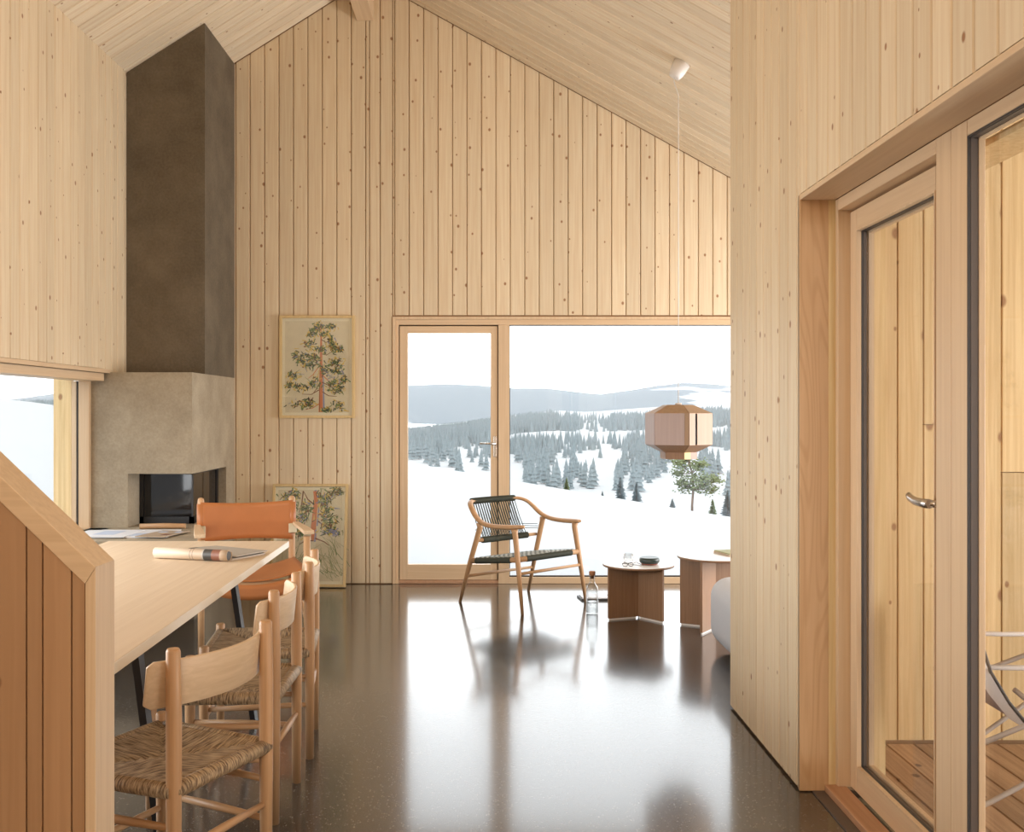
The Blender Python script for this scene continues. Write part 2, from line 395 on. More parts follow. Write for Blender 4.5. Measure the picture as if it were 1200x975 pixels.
# --- far gable wall with its window opening
WX0, WX1, WZ1 = UX(460, YB), 3.4, UZ(371, YB)
YW = YB + BT
def gable(mb, x0, x1, z0f, y0, y1, m=0):
    xs = [x0] + ([XRIDGE] if x0 < XRIDGE < x1 else []) + [x1]
    pts = [(x0, y0, z0f), (x1, y0, z0f)] + [(x, y0, roof(x)+.05) for x in xs[::-1]]
    mb.prism(pts, (0, y1-y0, 0), m)
wb = MB()
gable(wb, -3.1, WX0, -.2, YW, YW+.30); gable(wb, WX0, WX1, WZ1, YW, YW+.30); gable(wb, WX1, XFAR+.3, -.2, YW, YW+.30)
wb = structure(wb.build('wall_back', M['groove']), 'tall gable wall of knotty pine boards around the big window')
BW = 16.95/F*YB
x = UX(411.5, YB) - 11*BW
while x < XFAR:
    xa_, xb_ = max(x, UX(268, YB)), min(x+BW, XFAR)
    if xb_ > xa_ + .01:
        cuts = [(xa_, xb_)]
        if xa_ < XRIDGE-.01 < xb_-.02 : cuts = [(xa_, XRIDGE), (XRIDGE, xb_)]
        if xa_ < WX0-.005 < xb_-.005: cuts = [(xa_, WX0), (WX0, xb_)]
        for (p, q) in cuts:
            z0 = WZ1+.012 if (p+q)/2 > WX0 and (p+q)/2 < WX1 else .008
            board(wb, 'plank', (p, YB, 0), (1,0,0), (0,0,1), q-p, z0, roof(p)-.003, roof(q)-.003, M['pine'])
    x += BW

# --- left wall: ribbon window, boards above
ZW = 1.683                       # lower edge of the boarded part
ZS = .60                         # sill
wl = MB()
wl.box((XL-BT-.30, YF, -.2), (XL-BT-.14, YB+.3, ZS-.06))
wl.box((XL-BT-.30, YF, ZW), (XL-BT, YB+.3, roof(XL)+.06))
wl.box((XL-BT-.30, YF, ZS-.06), (XL-BT, 2.0, ZW))
wl.box((XL-BT-.14, YF, -.2), (XL-BT, 6.3, ZS-.06))
wl = structure(wl.build('wall_left', M['groove']), 'left wall of pine boards above the ribbon window')
y = XL*F/(12-VX) - 4*.1175
while y < YB-.02:
    y2 = min(y+.1175, YB)
    board(wl, 'plank', (XL, y, 0), (0,1,0), (0,0,1), y2-y, ZW+.028 if y2 < 7.19 else ZW+.002, roof(XL)+.002, roof(XL)+.002, M['pine'], gap=.005, ch=.0065)
    y = y2
MB().box((XL-.002, YF, ZW+.03), (XL-BT, XL*F/(12-VX)-4*.1175, roof(XL))).build('panelling', M['pine'], wl)
MB().box((XL+.004, YF, ZW), (XL-.15, 7.19, ZW+.026)).build('window_head_trim', M['firY'], wl, bevel=.002)

# --- window in the left wall
XG = -2.83
w2 = structure(thing('window_2', 'long low ribbon window in the left wall', None, (XG, 3, ZS)))
yj = 7.165
fr = MB()
fr.box((XG-.05, 2.0, ZW-.055), (XL-.03, yj, ZW-.001))                    # head
fr.box((XG-.05, 2.0, ZS-.06), (XL+.02, yj, ZS))                          # sill board
fr.build('frame', M['firY'], w2, bevel=.003)
MB().box((XG-.04, yj-.01, ZS), (XG+.036, yj+.0275, ZW-.054)).build('jamb', M['firZ'], w2, bevel=.003)
MB().box((XG-.052, yj-.012, ZS), (XG-.041, yj+.02, ZW-.056)).build('gasket', M['gasket'], w2)
MB().box((XG-.085, yj-.014, ZS), (XG-.053, yj+.02, ZW-.056)).build('outer_bead', M['firZ'], w2)
MB().box((XG-.21, yj-.016, ZS-.3), (XG-.086, yj+.02, ZW-.03)).build('outer_post', M['pine_out'], w2)
MB().box((XG-.050, 2.0, ZS), (XG-.044, yj-.012, ZW-.056)).build('glass_pane', M['pane'], w2)

# --- ceiling: two pitched slopes
ce = MB()
oL = Vector((-math.sin(math.atan(TL)), 0, math.cos(math.atan(TL)))); oR = Vector((math.sin(math.atan(TR)), 0, math.cos(math.atan(TR))))
def slope(mb, x0, x1, off, th, y0, y1, o, mi=0):
    a = Vector((x0, y0, roof(x0))) + o*off; b = Vector((x1, y0, roof(x1))) + o*off
    mb.prism([a, b, b + o*th, a + o*th], (0, y1-y0, 0), mi)
slope(ce, -3.3, XRIDGE, BT, .25, YF, YB+1.0, oL); slope(ce, XRIDGE, 6.6, BT, .25, YF, YB+1.0, oR)
ce = structure(ce.build('ceiling', M['groove']), 'pitched ceiling of pale pine boards meeting at the ridge')
LL = (XRIDGE-XL)*math.sqrt(1+TL*TL); LR = (XFAR-XRIDGE)*math.sqrt(1+TR*TR)
y = XL*F/(12-VX) - 5*.1175
yc0 = y
while y < YB-.02:
    y2 = min(y+.1175, YB)
    board(ce, 'ceiling_board', (XL, y, roof(XL)), (0,1,0), (1,0,TL), y2-y, 0, LL, LL, M['pine_ceil'], gap=.006, ch=.006, dch=.009)
    board(ce, 'ceiling_board', (XRIDGE, y, ZRIDGE), (0,1,0), (1,0,-TR), y2-y, 0, LR, LR, M['pine_ceil'], gap=.006, ch=.006, dch=.009)
    y = y2
cp = MB(); slope(cp, XL, XRIDGE, 0, BT, YF, yc0, oL); slope(cp, XRIDGE, XFAR, 0, BT, YF, yc0, oR)
cp.build('ceiling_lining', M['pine_ceil'], ce)
rb = MB().box((UX(418, YB), YF, UZ(24.4, YB)), (UX(438, YB), YB, ZRIDGE-.02))
structure(rb.build('trim_1', M['firY'], bevel=.004), 'pine ridge beam running along the top of the ceiling')

# --- partition and door wall on the right
YP0, YP1 = 3.801, 4.883          # partition from the opening to its free end
ZD = 2.197                       # top of the door opening
XO = 1.47                        # outer face of the wall
YP_OPEN0 = .55
wr = MB()
XI = XR + BT
ztop = roof(XR) + .04
wr.box((XI, YP0+.02, 0), (XO-.02, YP1-.002, ztop)); wr.box((XI, YF, ZD+.02), (XO-.02, YP0+.02, ztop)); wr.box((XI, YF, 0), (XO-.02, YP_OPEN0, ZD+.02))
wr = structure(wr.build('wall_right', M['groove']), 'pine boarded wall on the right holding the glazed door')
y = YP1; n = 0
while y > 1.9:
    w_ = .1165
    z0 = .012 if y - w_/2 > YP0 else ZD + .022
    if y - w_ < YP0 < y - .005:
        board(wr, 'plank', (XR, y, 0), (0,-1,0), (0,0,1), y-YP0, .012, roof(XR)-.003, roof(XR)-.003, M['pine'])
        board(wr, 'plank', (XR, YP0, 0), (0,-1,0), (0,0,1), w_-(y-YP0), ZD+.022, roof(XR)-.003, roof(XR)-.003, M['pine'])
    else:
        board(wr, 'plank', (XR, y, 0), (0,-1,0), (0,0,1), w_, z0, roof(XR)-.003, roof(XR)-.003, M['pine'])
    y -= w_
MB().box((XR+.002, YF, ZD+.022), (XI, y, roof(XR))).build('panelling', M['pine'], wr)
MB().box((XR+.002, YF, .012), (XI, YP_OPEN0, ZD+.02)).build('panelling', M['pine'], wr)
MB().box((XR+.001, YP1-.002, 0.012), (XO-.02, YP1+.012, roof(XR))).build('end_panel', M['pine'], wr)
# linings of the opening
MB().box((XR, YP0, .004), (1.285, YP0+.018, ZD+.02)).build('jamb_lining', M['firlining'], wr, bevel=.002)
MB().box((XR, YP_OPEN0, ZD), (1.285, YP0, ZD+.02)).build('head_lining', M['firY'], wr, bevel=.002)
MB().box((1.26, YP0-.004, .02), (XO, YP0+.018, ZD)).build('outer_jamb_board', M['pine_out'], wr)
MB().box((1.36, YP_OPEN0, ZD-.06), (XO+.02, YP0, ZD-.04)).build('outer_head_board', M['pine_out'], wr)

# door in that wall (door_2) and fixed glazing (window_3)
YM0, YM1 = 2.754, 2.943          # mullion post between door and fixed glass
d2 = structure(thing('door_2', 'glazed wooden terrace door in the right wall', None, (1.33, 3.37, 0)))
fr = MB()
fr.box((1.285, YP0-.028, .03), (1.345, YP0, ZD-.001)); fr.build('frame_jamb', M['firZ'], d2, bevel=.003)
MB().box((1.285, YM1, ZD-.044), (1.40, YP0-.029, ZD-.001)).build('frame_head', M['firY'], d2, bevel=.003)
MB().box((1.245, YM1, 0.001), (1.32, YP0-.002, .03)).build('threshold', M['firred'], d2, bevel=.004)
MB().box((1.20, YM1-1.8, 0.0005), (1.244, YP0-.002, .006)).build('floor_strip', M['alu'], d2)
XD = 1.33
ds = MB(); ds.box((XD, 3.706, .034), (XD+.06, YP0-.03, ZD-.052)); ds.build('stile', M['firZ'], d2, bevel=.003)
stl = MB().box((XD, YM1+.004, .034), (XD+.06, 3.05, ZD-.052)).build('stile', M['firZ'], d2, bevel=.003)
MB().box((XD, 3.051, ZD-.125), (XD+.06, 3.705, ZD-.052)).build('top_rail', M['firY'], d2, bevel=.003)
MB().box((XD, 3.051, .034), (XD+.06, 3.705, .122)).build('bottom_rail', M['firY'], d2, bevel=.003)
def ring(mb, x0, x1, y0, y1, z0, z1, w):
    mb.box((x0, y0, z0), (x1, y0+w, z1)); mb.box((x0, y1-w, z0), (x1, y1, z1))
    mb.box((x0, y0+w, z0), (x1, y1-w, z0+w)); mb.box((x0, y0+w, z1-w), (x1, y1-w, z1))
b_ = MB(); ring(b_, XD-.002, XD+.015, 3.051, 3.705, .123, ZD-.126, .006); b_.build('glazing_bead', M['soapZ'], d2)
b_ = MB(); ring(b_, XD+.0155, XD+.023, 3.052, 3.704, .124, ZD-.127, .006); b_.build('gasket', M['gasket'], d2)
b_ = MB(); ring(b_, XD+.0235, XD+.034, 3.052, 3.704, .124, ZD-.127, .007); b_.build('spacer', M['alu'], d2)
b_ = MB(); ring(b_, XD+.040, XD+.058, 3.052, 3.704, .124, ZD-.127, .014); b_.build('outer_bead', M['soapZ'], d2)
MB().box((XD+.034, 3.052, .124), (XD+.039, 3.704, ZD-.127)).build('glass_pane', M['pane'], d2)
hz = UZ(587, 3.1)
h = MB(); h.tube([(XD+.002, 2.995, hz), (XD-.045, 2.995, hz)], .011, 12); h.tube([(XD-.045, 2.985, hz+.001), (XD-.05, 3.02, hz), (XD-.052, 3.07, hz+.002), (XD-.048, 3.115, hz+.008), (XD-.045, 3.135, hz+.014)], [.012,.012,.011,.0105,.0095], 12, asp=1.15)
h.build('handle', M['steel'], stl)
MB().box((XD-.004, 2.965, hz-.09), (XD, 3.025, hz+.06)).build('handle_plate', M['steel'], stl, bevel=.002)

w3 = structure(thing('window_3', 'tall fixed glazing nearest the camera in the right wall', None, (1.33, 1.6, 0)))
MB().box((1.285, YM0, .002), (1.336, YM0+.095, ZD-.001)).build('mullion_post', M['firZ'], w3, bevel=.002)
MB().box((1.285, YM0+.0965, .002), (1.336, YM1, ZD-.001)).build('mullion_post', M['firZ'], w3, bevel=.002)
MB().box((1.285, YP_OPEN0, ZD-.044), (1.336, YM0-.001, ZD-.001)).build('frame_head', M['firY'], w3, bevel=.003)
MB().box((1.285, YP_OPEN0, .002), (1.336, YM0-.001, .06)).build('frame_sill', M['firY'], w3, bevel=.003)
b_ = MB(); ring(b_, 1.2855, 1.292, YP_OPEN0, YM0-.0012, .061, ZD-.045, .005); b_.build('gasket', M['gasket'], w3)
b_ = MB(); ring(b_, 1.2925, 1.313, YP_OPEN0, YM0-.0012, .061, ZD-.045, .006); b_.build('aluminium_spacer', M['alu'], w3)
b_ = MB(); ring(b_, 1.3135, 1.327, YP_OPEN0, YM0-.0012, .061, ZD-.045, .009); b_.build('outer_bead', M['soapZ'], w3)
MB().box((1.3275, YP_OPEN0+.004, .064), (1.333, YM0-.004, ZD-.048)).build('glass_pane', M['pane'], w3)

# --- living room shell beyond the partition, and the wall behind the camera
YE = 4.49                        # porch side face of the living room wall
ws = MB(); ws.prism([(XO-.02, YE+BT, -.2), (XFAR+.3, YE+BT, -.2), (XFAR+.3, YE+BT, roof(XFAR+.3)), (XO-.02, YE+BT, roof(XO))], (0, YP1-YE-BT, 0))
ws = structure(ws.build('wall_porch', M['groove']), 'spruce clad outer wall at the end of the porch')
DZ = -.04
xq = XO - .02; k = 0
random.seed(3)
while xq < XFAR+.2:
    w_ = .114
    top = roof(xq) - .02
    if k % 3 == 1:
        zc = random.uniform(.7, 1.9)
        board(ws, 'cladding_board', (xq, YE, 0), (1,0,0), (0,0,1), w_, DZ+.012, zc, zc, M['pine_out'], ch=.002)
        board(ws, 'cladding_board', (xq, YE, 0), (1,0,0), (0,0,1), w_, zc+.004, top, top-.06, M['pine_out'], ch=.002)
    else:
        board(ws, 'cladding_board', (xq, YE, 0), (1,0,0), (0,0,1), w_, DZ+.012, top, top-.06, M['pine_out'], ch=.002)
    xq += w_; k += 1
wf = MB()
wf.box((XFAR, YE, -.2), (XFAR+.3, 4.95, 2.3)); wf.box((XFAR, 8.1, -.2), (XFAR+.3, YB+.3, 2.3)); wf.box((XFAR, 4.95, -.2), (XFAR+.3, 8.1, .25)); wf.box((XFAR, 4.95, 2.0), (XFAR+.3, 8.1, 2.3))
structure(wf.build('wall_living_room', M['pine']), 'low side wall of the living room with its window')
wq = MB()
wq.prism([(XL-.3, YF, -.2), (XO, YF, -.2), (XO, YF, roof(XO)), (XRIDGE, YF, ZRIDGE), (XL-.3, YF, roof(XL-.3))], (0, -.3, 0))
structure(wq.build('wall_front', M['pine']), 'boarded wall behind the camera')

# --- porch deck
dk = MB().box((XO, -2.5, -.2), (4.6, YE, DZ-.03)); dk = structure(dk.build('floor_porch', M['gasket']), 'weathered timber porch deck')
xq = XO + .02
while xq < 4.4:
    board(dk, 'deck_board', (xq, -.5, DZ), (1,0,0), (0,1,0), .122, 0, 4.975, 4.975, M['deck'], gap=.007, ch=.002, t=.028)
    xq += .122

# --- far window and glazed door
w1 = structure(thing('window_1', 'large fixed window looking out on the snowy valley', None, (1.3, YB, 0)))
e = .004
ln = MB(); a0 = UX(460, YB); a1 = UX(463.5, YB); t0 = WZ1; t1 = UZ(374.5, YB)
ln.box((a0, YB-.006, 0.001), (a1, YB+.10, t0)); ln.box((a1, YB-.006, t1), (WX1, YB+.10, t0)); ln.box((WX1-.02, YB-.006, 0.001), (WX1, YB+.10, t1))
ln.build('lining', M['soapZ'], w1, bevel=.0015)
YFm = YB + .010
fr = MB(); b0 = UX(467, YB); b1 = UX(584, YB); c1 = UX(597, YB); tz = UZ(380.5, YB)
fr.box((a1, YFm, .001), (b0, YFm+.09, t1)); fr.build('frame_jamb', M['firZ'], w1, bevel=.002)
MB().box((b0, YFm, tz), (WX1-.02, YFm+.09, t1)).build('frame_head', M['firX'], w1, bevel=.002)
MB().box((b1, YFm, .001), (c1, YFm+.09, tz)).build('mullion_post', M['firZ'], w1, bevel=.002)
MB().box((c1, YFm, .001), (WX1-.02, YFm+.09, UZ(677, YB))).build('frame_sill', M['firX'], w1, bevel=.002)
gk = MB(); z0 = UZ(677, YB); z1 = tz
gk.box((c1, YFm+.03, z0), (c1+.006, YFm+.05, z1)); gk.box((c1, YFm+.03, z0), (WX1-.02, YFm+.05, z0+.012)); gk.box((c1, YFm+.03, z1-.006), (WX1-.02, YFm+.05, z1))
gk.build('gasket', M['gasket'], w1)
MB().box((c1+.002, YFm+.052, z0+.002), (WX1-.022, YFm+.058, z1-.002)).build('glass_pane', M['pane'], w1)
MB().box((b0, YB+.012, .001), (b1, YB+.10, .028)).build('threshold', M['firred'], w1, bevel=.003)

d1 = structure(thing('door_1', 'glazed wooden door beside the large window', None, ((b0+b1)/2, YB, 0)))
lx0, lx1 = b0+.008, b1-.006; lz0, lz1 = UZ(680, YB), tz-.010; gx0, gx1 = UX(477.5, YB), UX(575, YB); gz0, gz1 = UZ(662, YB), UZ(390, YB)
yl = YB + .022
MB().box((lx0, yl, lz0), (gx0, yl+.06, lz1)).build('stile', M['firZ'], d1, bevel=.002)
stl = MB().box((gx1, yl, lz0), (lx1, yl+.06, lz1)).build('stile', M['firZ'], d1, bevel=.002)
MB().box((gx0, yl+.0005, gz1), (gx1, yl+.06, lz1)).build('top_rail', M['firX'], d1, bevel=.002)
MB().box((gx0, yl+.0005, lz0), (gx1, yl+.06, gz0)).build('bottom_rail', M['firX'], d1, bevel=.002)
MB().box((gx0-.004, yl+.03, gz0-.004), (gx1+.004, yl+.036, gz1+.004)).build('glass_pane', M['pane'], d1)
rbm = MB(); rbm.box((b0-.01, yl+.062, .002), (b0+.02, YB+.10, tz+.01)); rbm.box((b1-.02, yl+.062, .002), (b1+.01, YB+.10, tz+.01)); rbm.box((b0, yl+.062, tz-.022), (b1, YB+.10, tz+.01)); rbm.build('rebate', M['alu'], d1)
hz = UZ(520, YB); hx = (gx1+lx1)/2 + .008
h = MB(); h.tube([(hx, yl, hz), (hx, yl-.045, hz)], .010, 10); h.tube([(hx+.008, yl-.045, hz), (hx-.06, yl-.047, hz+.002), (hx-.125, yl-.042, hz+.003)], .009, 10)
h.build('handle', M['steel'], stl)
MB().box((hx-.013, yl-.004, hz-.11), (hx+.013, yl, hz+.06)).build('handle_plate', M['steel'], stl, bevel=.003)

# ------------------------------------------------------------------ landscape
def interp(tab, x):
    if x <= tab[0][0]: return tab[0][1]
    for (a, b), (c, d) in zip(tab, tab[1:]):
        if x <= c: return b + (d-b)*(x-a)/(c-a)
    return tab[-1][1]
YC = 70.0                        # crest of the near snow field
def crest_z(px): return UZ(interp([(-400,440),(0,466.5),(73,475.5),(478,542),(665,574),(860,607),(1300,650),(1900,700)], px), YC)
GR0 = -.16
def snow_z(t, Y):
    px = VX + t*F
    if Y <= YC:
        k = max(0.0, (Y-7.0)/(YC-7.0)); return GR0 + (crest_z(px)-GR0)*k - .0006*(YC-Y)*max(0,Y-7)*.35
    return crest_z(px) - .16*(Y-YC) - .0012*(Y-YC)**2
sg = MB()
ts = [-3.2 + 5.2*i/104 for i in range(105)]
ys = [4.2, 6.5, 8.75, 9.5, 11, 13, 16, 20, 25, 31, 38, 46, 54, 60, 64, 67, 69, 70, 71, 73, 76, 82, 90, 100, 112]
vs = []; fs = []
for yv in ys:
    for t in ts:
        z = snow_z(t, yv)
        if yv < 9.0: z = min(z, GR0)
        if t > .02 and yv < 8.75: z = -.30
        if yv > 10 and yv < 69: z += .05*noise.noise(Vector((t*yv*.09, yv*.09, 2.0)))*min(1, (yv-10)/8)
        vs.append((t*yv, yv, z))
nt = len(ts)
for i in range(len(ys)-1):
    for j in range(nt-1):
        if ys[i] < 8.7 and ts[j+1]*ys[i+1] > -2.95: continue
        fs.append((i*nt+j, i*nt+j+1, (i+1)*nt+j+1, (i+1)*nt+j))
sg.add(vs, fs, 0, True)
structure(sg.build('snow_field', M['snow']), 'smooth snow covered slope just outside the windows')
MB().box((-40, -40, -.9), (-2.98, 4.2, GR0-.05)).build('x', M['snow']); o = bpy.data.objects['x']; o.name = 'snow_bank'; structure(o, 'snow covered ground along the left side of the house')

# valley and forested hillside
HILL = [(-600,470),(-200,474),(0,478),(73,476),(300,498),(478,506),(540,497),(600,486),(650,480),(690,483),(740,480),(800,475),(860,471),(1000,466),(1400,470)]
def valley_z(px): return UZ(interp([(-600,500),(73,505),(478,560),(600,580),(690,585),(860,588),(1300,590)], px), 215.0)
def hill_z(t, Y):
    px = VX + t*F
    zr = UZ(interp(HILL, px), 900.0); zv = valley_z(px)
    k = (Y-215.0)/685.0
    if k < 0: z = zv - .02*(215-Y)
    elif k <= 1: z = zv + (zr-zv)*(k**1.05)
    else: z = zr - 12*(k-1)
    return z + 1.6*noise.noise(Vector((t*Y*.012, Y*.012, 5.0)))*min(1, max(.1, k*1.5))
hs = MB(); ys2 = [110,140,170,195,215,235,260,290,320,360,400,450,500,560,620,690,760,830,900,960,1050]
t2 = [-1.3 + 2.2*i/180 for i in range(181)]
hs.grid(lambda u, v: (t2[round(v*180)]*ys2[round(u*20)], ys2[round(u*20)], hill_z(t2[round(v*180)], ys2[round(u*20)])), 20, 180)
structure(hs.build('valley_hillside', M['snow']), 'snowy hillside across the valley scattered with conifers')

m, N, L, P = nmat('forested_mountain')
tc = N.new('ShaderNodeTexCoord'); mp = N.new('ShaderNodeMapping'); mp.inputs['Scale'].default_value = (.004, .002, .03); L.new(tc.outputs['Object'], mp.inputs[0])
nz = N.new('ShaderNodeTexNoise'); nz.inputs['Scale'].default_value = 1.0; nz.inputs['Detail'].default_value = 7; nz.inputs['Roughness'].default_value = .6; L.new(mp.outputs[0], nz.inputs['Vector'])
sp = N.new('ShaderNodeSeparateXYZ'); L.new(tc.outputs['Object'], sp.inputs[0])
gx = N.new('ShaderNodeMapRange'); gx.inputs[1].default_value = 150; gx.inputs[2].default_value = 420; gx.inputs[3].default_value = 0; gx.inputs[4].default_value = .19; L.new(sp.outputs[0], gx.inputs[0])
rp = N.new('ShaderNodeValToRGB'); rp.color_ramp.elements[0].position = .60; rp.color_ramp.elements[1].position = .66
rp.color_ramp.elements[0].color = (.045,.07,.09,1); rp.color_ramp.elements[1].color = (.88,.91,.94,1)
L.new(mathn(N, L, 'ADD', nz.outputs['Fac'], gx.outputs[0]), rp.inputs[0]); L.new(rp.outputs[0], P.inputs['Base Color']); P.inputs['Roughness'].default_value = .9
M['mountain'] = m
RIDGE = [(-700,462),(-200,466),(0,469),(30,466),(73,460),(300,455),(478,452),(520,450),(560,451.5),(600,455),(640,455),(690,461),(705,462),(740,457),(770,452),(800,448.5),(830,449.5),(860,453),(1000,456),(1500,460)]
mo = MB(); ys3 = [930, 1050, 1200, 1320, 1420, 1500, 1560, 1700]; kk = [-.15, .0, .45, .74, .92, 1.0, .98, .6]
def mtn(u, v):
    i = round(u*7); t = -1.3 + 2.2*v; px = VX + t*F
    zr = UZ(interp(RIDGE, px), 1500.0); Y = ys3[i]
    return (t*Y, Y, -2 + (zr+2)*kk[i] + (2.2*noise.noise(Vector((t*40, Y*.01, 1.0))) if i not in (5,) else .5*noise.noise(Vector((t*160, 0, 3.0)))))
mo.grid(mtn, 7, 320)
structure(mo.build('mountain_ridge', M['mountain']), 'long hazy blue mountain ridge on the horizon')

# conifers
M['needles'] = plain('conifer_needles_frosted', (.15,.185,.195), .9, noise_amt=.35, nscale=.8)
M['needles2'] = plain('pine_needles', (.12,.15,.065), .9, noise_amt=.4, nscale=2.5)
M['bark'] = plain('conifer_bark', (.16,.11,.08), .9)
def conifer_mesh(seed, tiers, n):
    rr = random.Random(seed); mb = MB(); H = 1.0
    mb.lathe([(.018, 0), (.012, .3)], n=5, m=1, caps=False)
    for i in range(tiers):
        k = i/tiers; z0 = .08 + .92*k*.95; z1 = min(1.0, z0 + 1.55/tiers); r0 = .21*(1-k)**.85 + .012
        vs = []; 
        for j in range(n):
            q = 2*math.pi*j/n + i*.7
            r = r0*rr.uniform(.72, 1.18)
            vs.append((r*math.cos(q), r*math.sin(q), z0 - .03*rr.random() + .0))
        vs.append((0, 0, z1))
        mb.add(vs, [(j, (j+1) % n, n) for j in range(n)] , 0)
        mb.add(vs[:n], [tuple(range(n))[::-1]], 0)
    me = bpy.data.meshes.new('conifer'); me.from_pydata(mb.v, [], mb.f); me.materials.append(M['needles']); me.materials.append(M['bark'])
    me.polygons.foreach_set('material_index', mb.m); me.update(); return me
CM = [conifer_mesh(s, 6, 7) for s in range(5)]
rr = random.Random(21)
cands = []
def dens(px, Y):
    py = VY - (hill_z((px-VX)/F, Y) - CAMZ)*F/Y
    n = noise.noise(Vector((px*.018, Y*.007, 9.0))) + .55*noise.noise(Vector((px*.06, Y*.02, 4.0)))
    d = .10 + .42*n
    if Y > 520: d += .40
    if px < 600 and Y > 430: d += .45
    if 590 < px < 660 and 400 < Y < 520: d -= .45
    if px > 650 and Y > 430: d -= .27
    if Y < 330: d -= .05
    if px < 100: d += .2
    return d
for k in range(70000):
    Y = 225 + 700*rr.random()**.8
    px = rr.uniform(455, 880) if rr.random() < .9 else rr.uniform(-30, 95)
    if rr.random() < dens(px, Y):
        t = (px-VX)/F
        cands.append((Y, t, rr.uniform(3.6, 7.2)))
cands.sort()
vis = []; far = []
for c in cands:
    Y, t, hgt = c; px = VX + t*F; z = hill_z(t, Y)
    ytop = VY - (z + hgt - CAMZ)*F/Y
    ycrest = VY - (crest_z(px) - CAMZ)*F/YC
    if ytop > ycrest: continue
    far.append(c)
near = []; rest = []
for c in far:
    if len(near) < 280 and all((c[1]*c[0]-d[1]*d[0])**2 + (c[0]-d[0])**2 > (.27*(c[2]+d[2]))**2 for d in near): near.append(c)
    else: rest.append(c)
yfar = max(c[0] for c in near) + 6; far = [c for c in rest if c[0] > yfar][:11000]
for i, (Y, t, hgt) in enumerate(near):
    o = bpy.data.objects.new('conifer', CM[i % 5]); COL.objects.link(o)
    o.location = (t*Y, Y, hill_z(t, Y)-.2); o.scale = (hgt*.95, hgt*.95, hgt); o.rotation_euler = (0, 0, i*1.7)
    px = VX + t*F
    where = ('seen through the low window left of the fireplace' if px < 200 else 'seen through the glass of the far door' if px < 590 else
             'in the big window, left of the side tables' if px < 690 else 'in the big window, left of the pendant lamp' if px < 757 else
             'in the big window, below the pendant lamp' if px < 834 else 'in the big window, beside the partition')
    tag(o, 'frosted conifer across the valley, ' + where, 'tree', 'far conifers ' + where)
ff = MB()
for i, (Y, t, hgt) in enumerate(far):
    z = hill_z(t, Y) - .3; x = t*Y; r = hgt*.17; a = i
    vs = [(x + r*math.cos(a+q*1.571), Y + r*math.sin(a+q*1.571), z+hgt*.06) for q in range(4)] + [(x, Y, z+hgt)]
    ff.add(vs, [(0,1,4),(1,2,4),(2,3,4),(3,0,4)])
tag(ff.build('conifer_forest', M['needles']), 'dense distant conifer forest covering the upper hillside', 'forest', None, 'stuff')

# trees on the near edge of the slope
def spray_tree(name, label, px, pyb, Y, hgt, clusters, mat, trunk, group=None, dens_=1.0):
    base = U(px, pyb, Y); t = thing(name, label, 'tree', base, 0, group)
    tk = MB(); tk.tube([base + Vector(p)*hgt for p in trunk], [hgt*.024*(1-.6*i/(len(trunk)-1)) for i in range(len(trunk))], 7)
    q = random.Random(int(px))
    for (cx, cy, cz, r) in clusters:
        c = base + Vector((cx, cy, cz))*hgt
        j = min(range(len(trunk)), key=lambda i: abs(trunk[i][2] - cz*.85)); s0 = base + Vector(trunk[j])*hgt
        tk.tube([s0, (s0+c)/2 + Vector((0,0,-.01*hgt)), c], [hgt*.009, hgt*.007, hgt*.004], 5)
    tk.build('trunk', M['bark'], t)
    fo = MB()
    for (cx, cy, cz, r) in clusters:
        c = base + Vector((cx, cy, cz))*hgt
        for i in range(int(150*dens_)):
            d = Vector((q.gauss(0,1), q.gauss(0,1), q.gauss(0,.55)))
            d = d*(r*hgt*.55); p = c + d
            s = hgt*q.uniform(.018, .034); a = Vector((q.gauss(0,1), q.gauss(0,1), q.gauss(0,.6))).normalized(); b = a.orthogonal().normalized()
            fo.add([p + a*s, p + b*s*.55, p - a*s, p - b*s*.55], [(0,1,2,3)])
    fo.build('foliage', mat, t)
    return t
spray_tree('pine_tree', 'green spreading pine tree below the pendant lamp, at the edge of the snow slope', 811, 606, 85, 5.2,
           [(-.20,0,.86,.13),(-.08,.05,.95,.11),(.04,0,.80,.14),(.16,.05,.84,.11),(-.22,0,.70,.10),(.02,-.05,.62,.17),(.22,.05,.62,.16),(.34,0,.60,.13),(.14,0,.48,.15),(-.08,.05,.46,.13),(.30,0,.44,.12),(-.15,0,.55,.10)],
           M['needles2'], [(0,0,-.05),(.0,0,.2),(.02,0,.45),(.0,0,.7),(-.06,0,.95)])
def small_conifer(px, pyb, Y, hgt, label, name='young_conifer', mat=None, wide=1.0):
    base = U(px, pyb, Y); t = thing(name, label, 'tree', base)
    q = random.Random(int(px*3)); tk = MB(); tk.tube([base, base + Vector((0,0,hgt*.97))], [hgt*.022, hgt*.005], 6); tk.build('trunk', M['bark'], t)
    fo = MB()
    for i in range(46):
        z = .10 + .88*(i/46.0); r = wide*.30*(1-z)**.9 + .015
        for j in range(9):
            a = q.uniform(0, 6.283); rr_ = r*q.uniform(.55, 1.15)
            p0 = base + Vector((0,0,z*hgt)); p1 = base + Vector((math.cos(a)*rr_, math.sin(a)*rr_, z - .05*q.random()))*hgt
            w = Vector((-math.sin(a)*.4, math.cos(a)*.4, .9))*hgt*.026
            fo.add([p0, (p0+p1)/2 + w, p1, (p0+p1)/2 - w], [(0,1,2,3)])
    fo.build('foliage', mat or M['needles'], t)
small_conifer(727, 593, 88, 2.6, 'pale brownish young conifer, left one of the pair left of the pendant lamp')
small_conifer(746, 596, 86, 2.3, 'dark green young conifer, right one of the pair left of the pendant lamp')
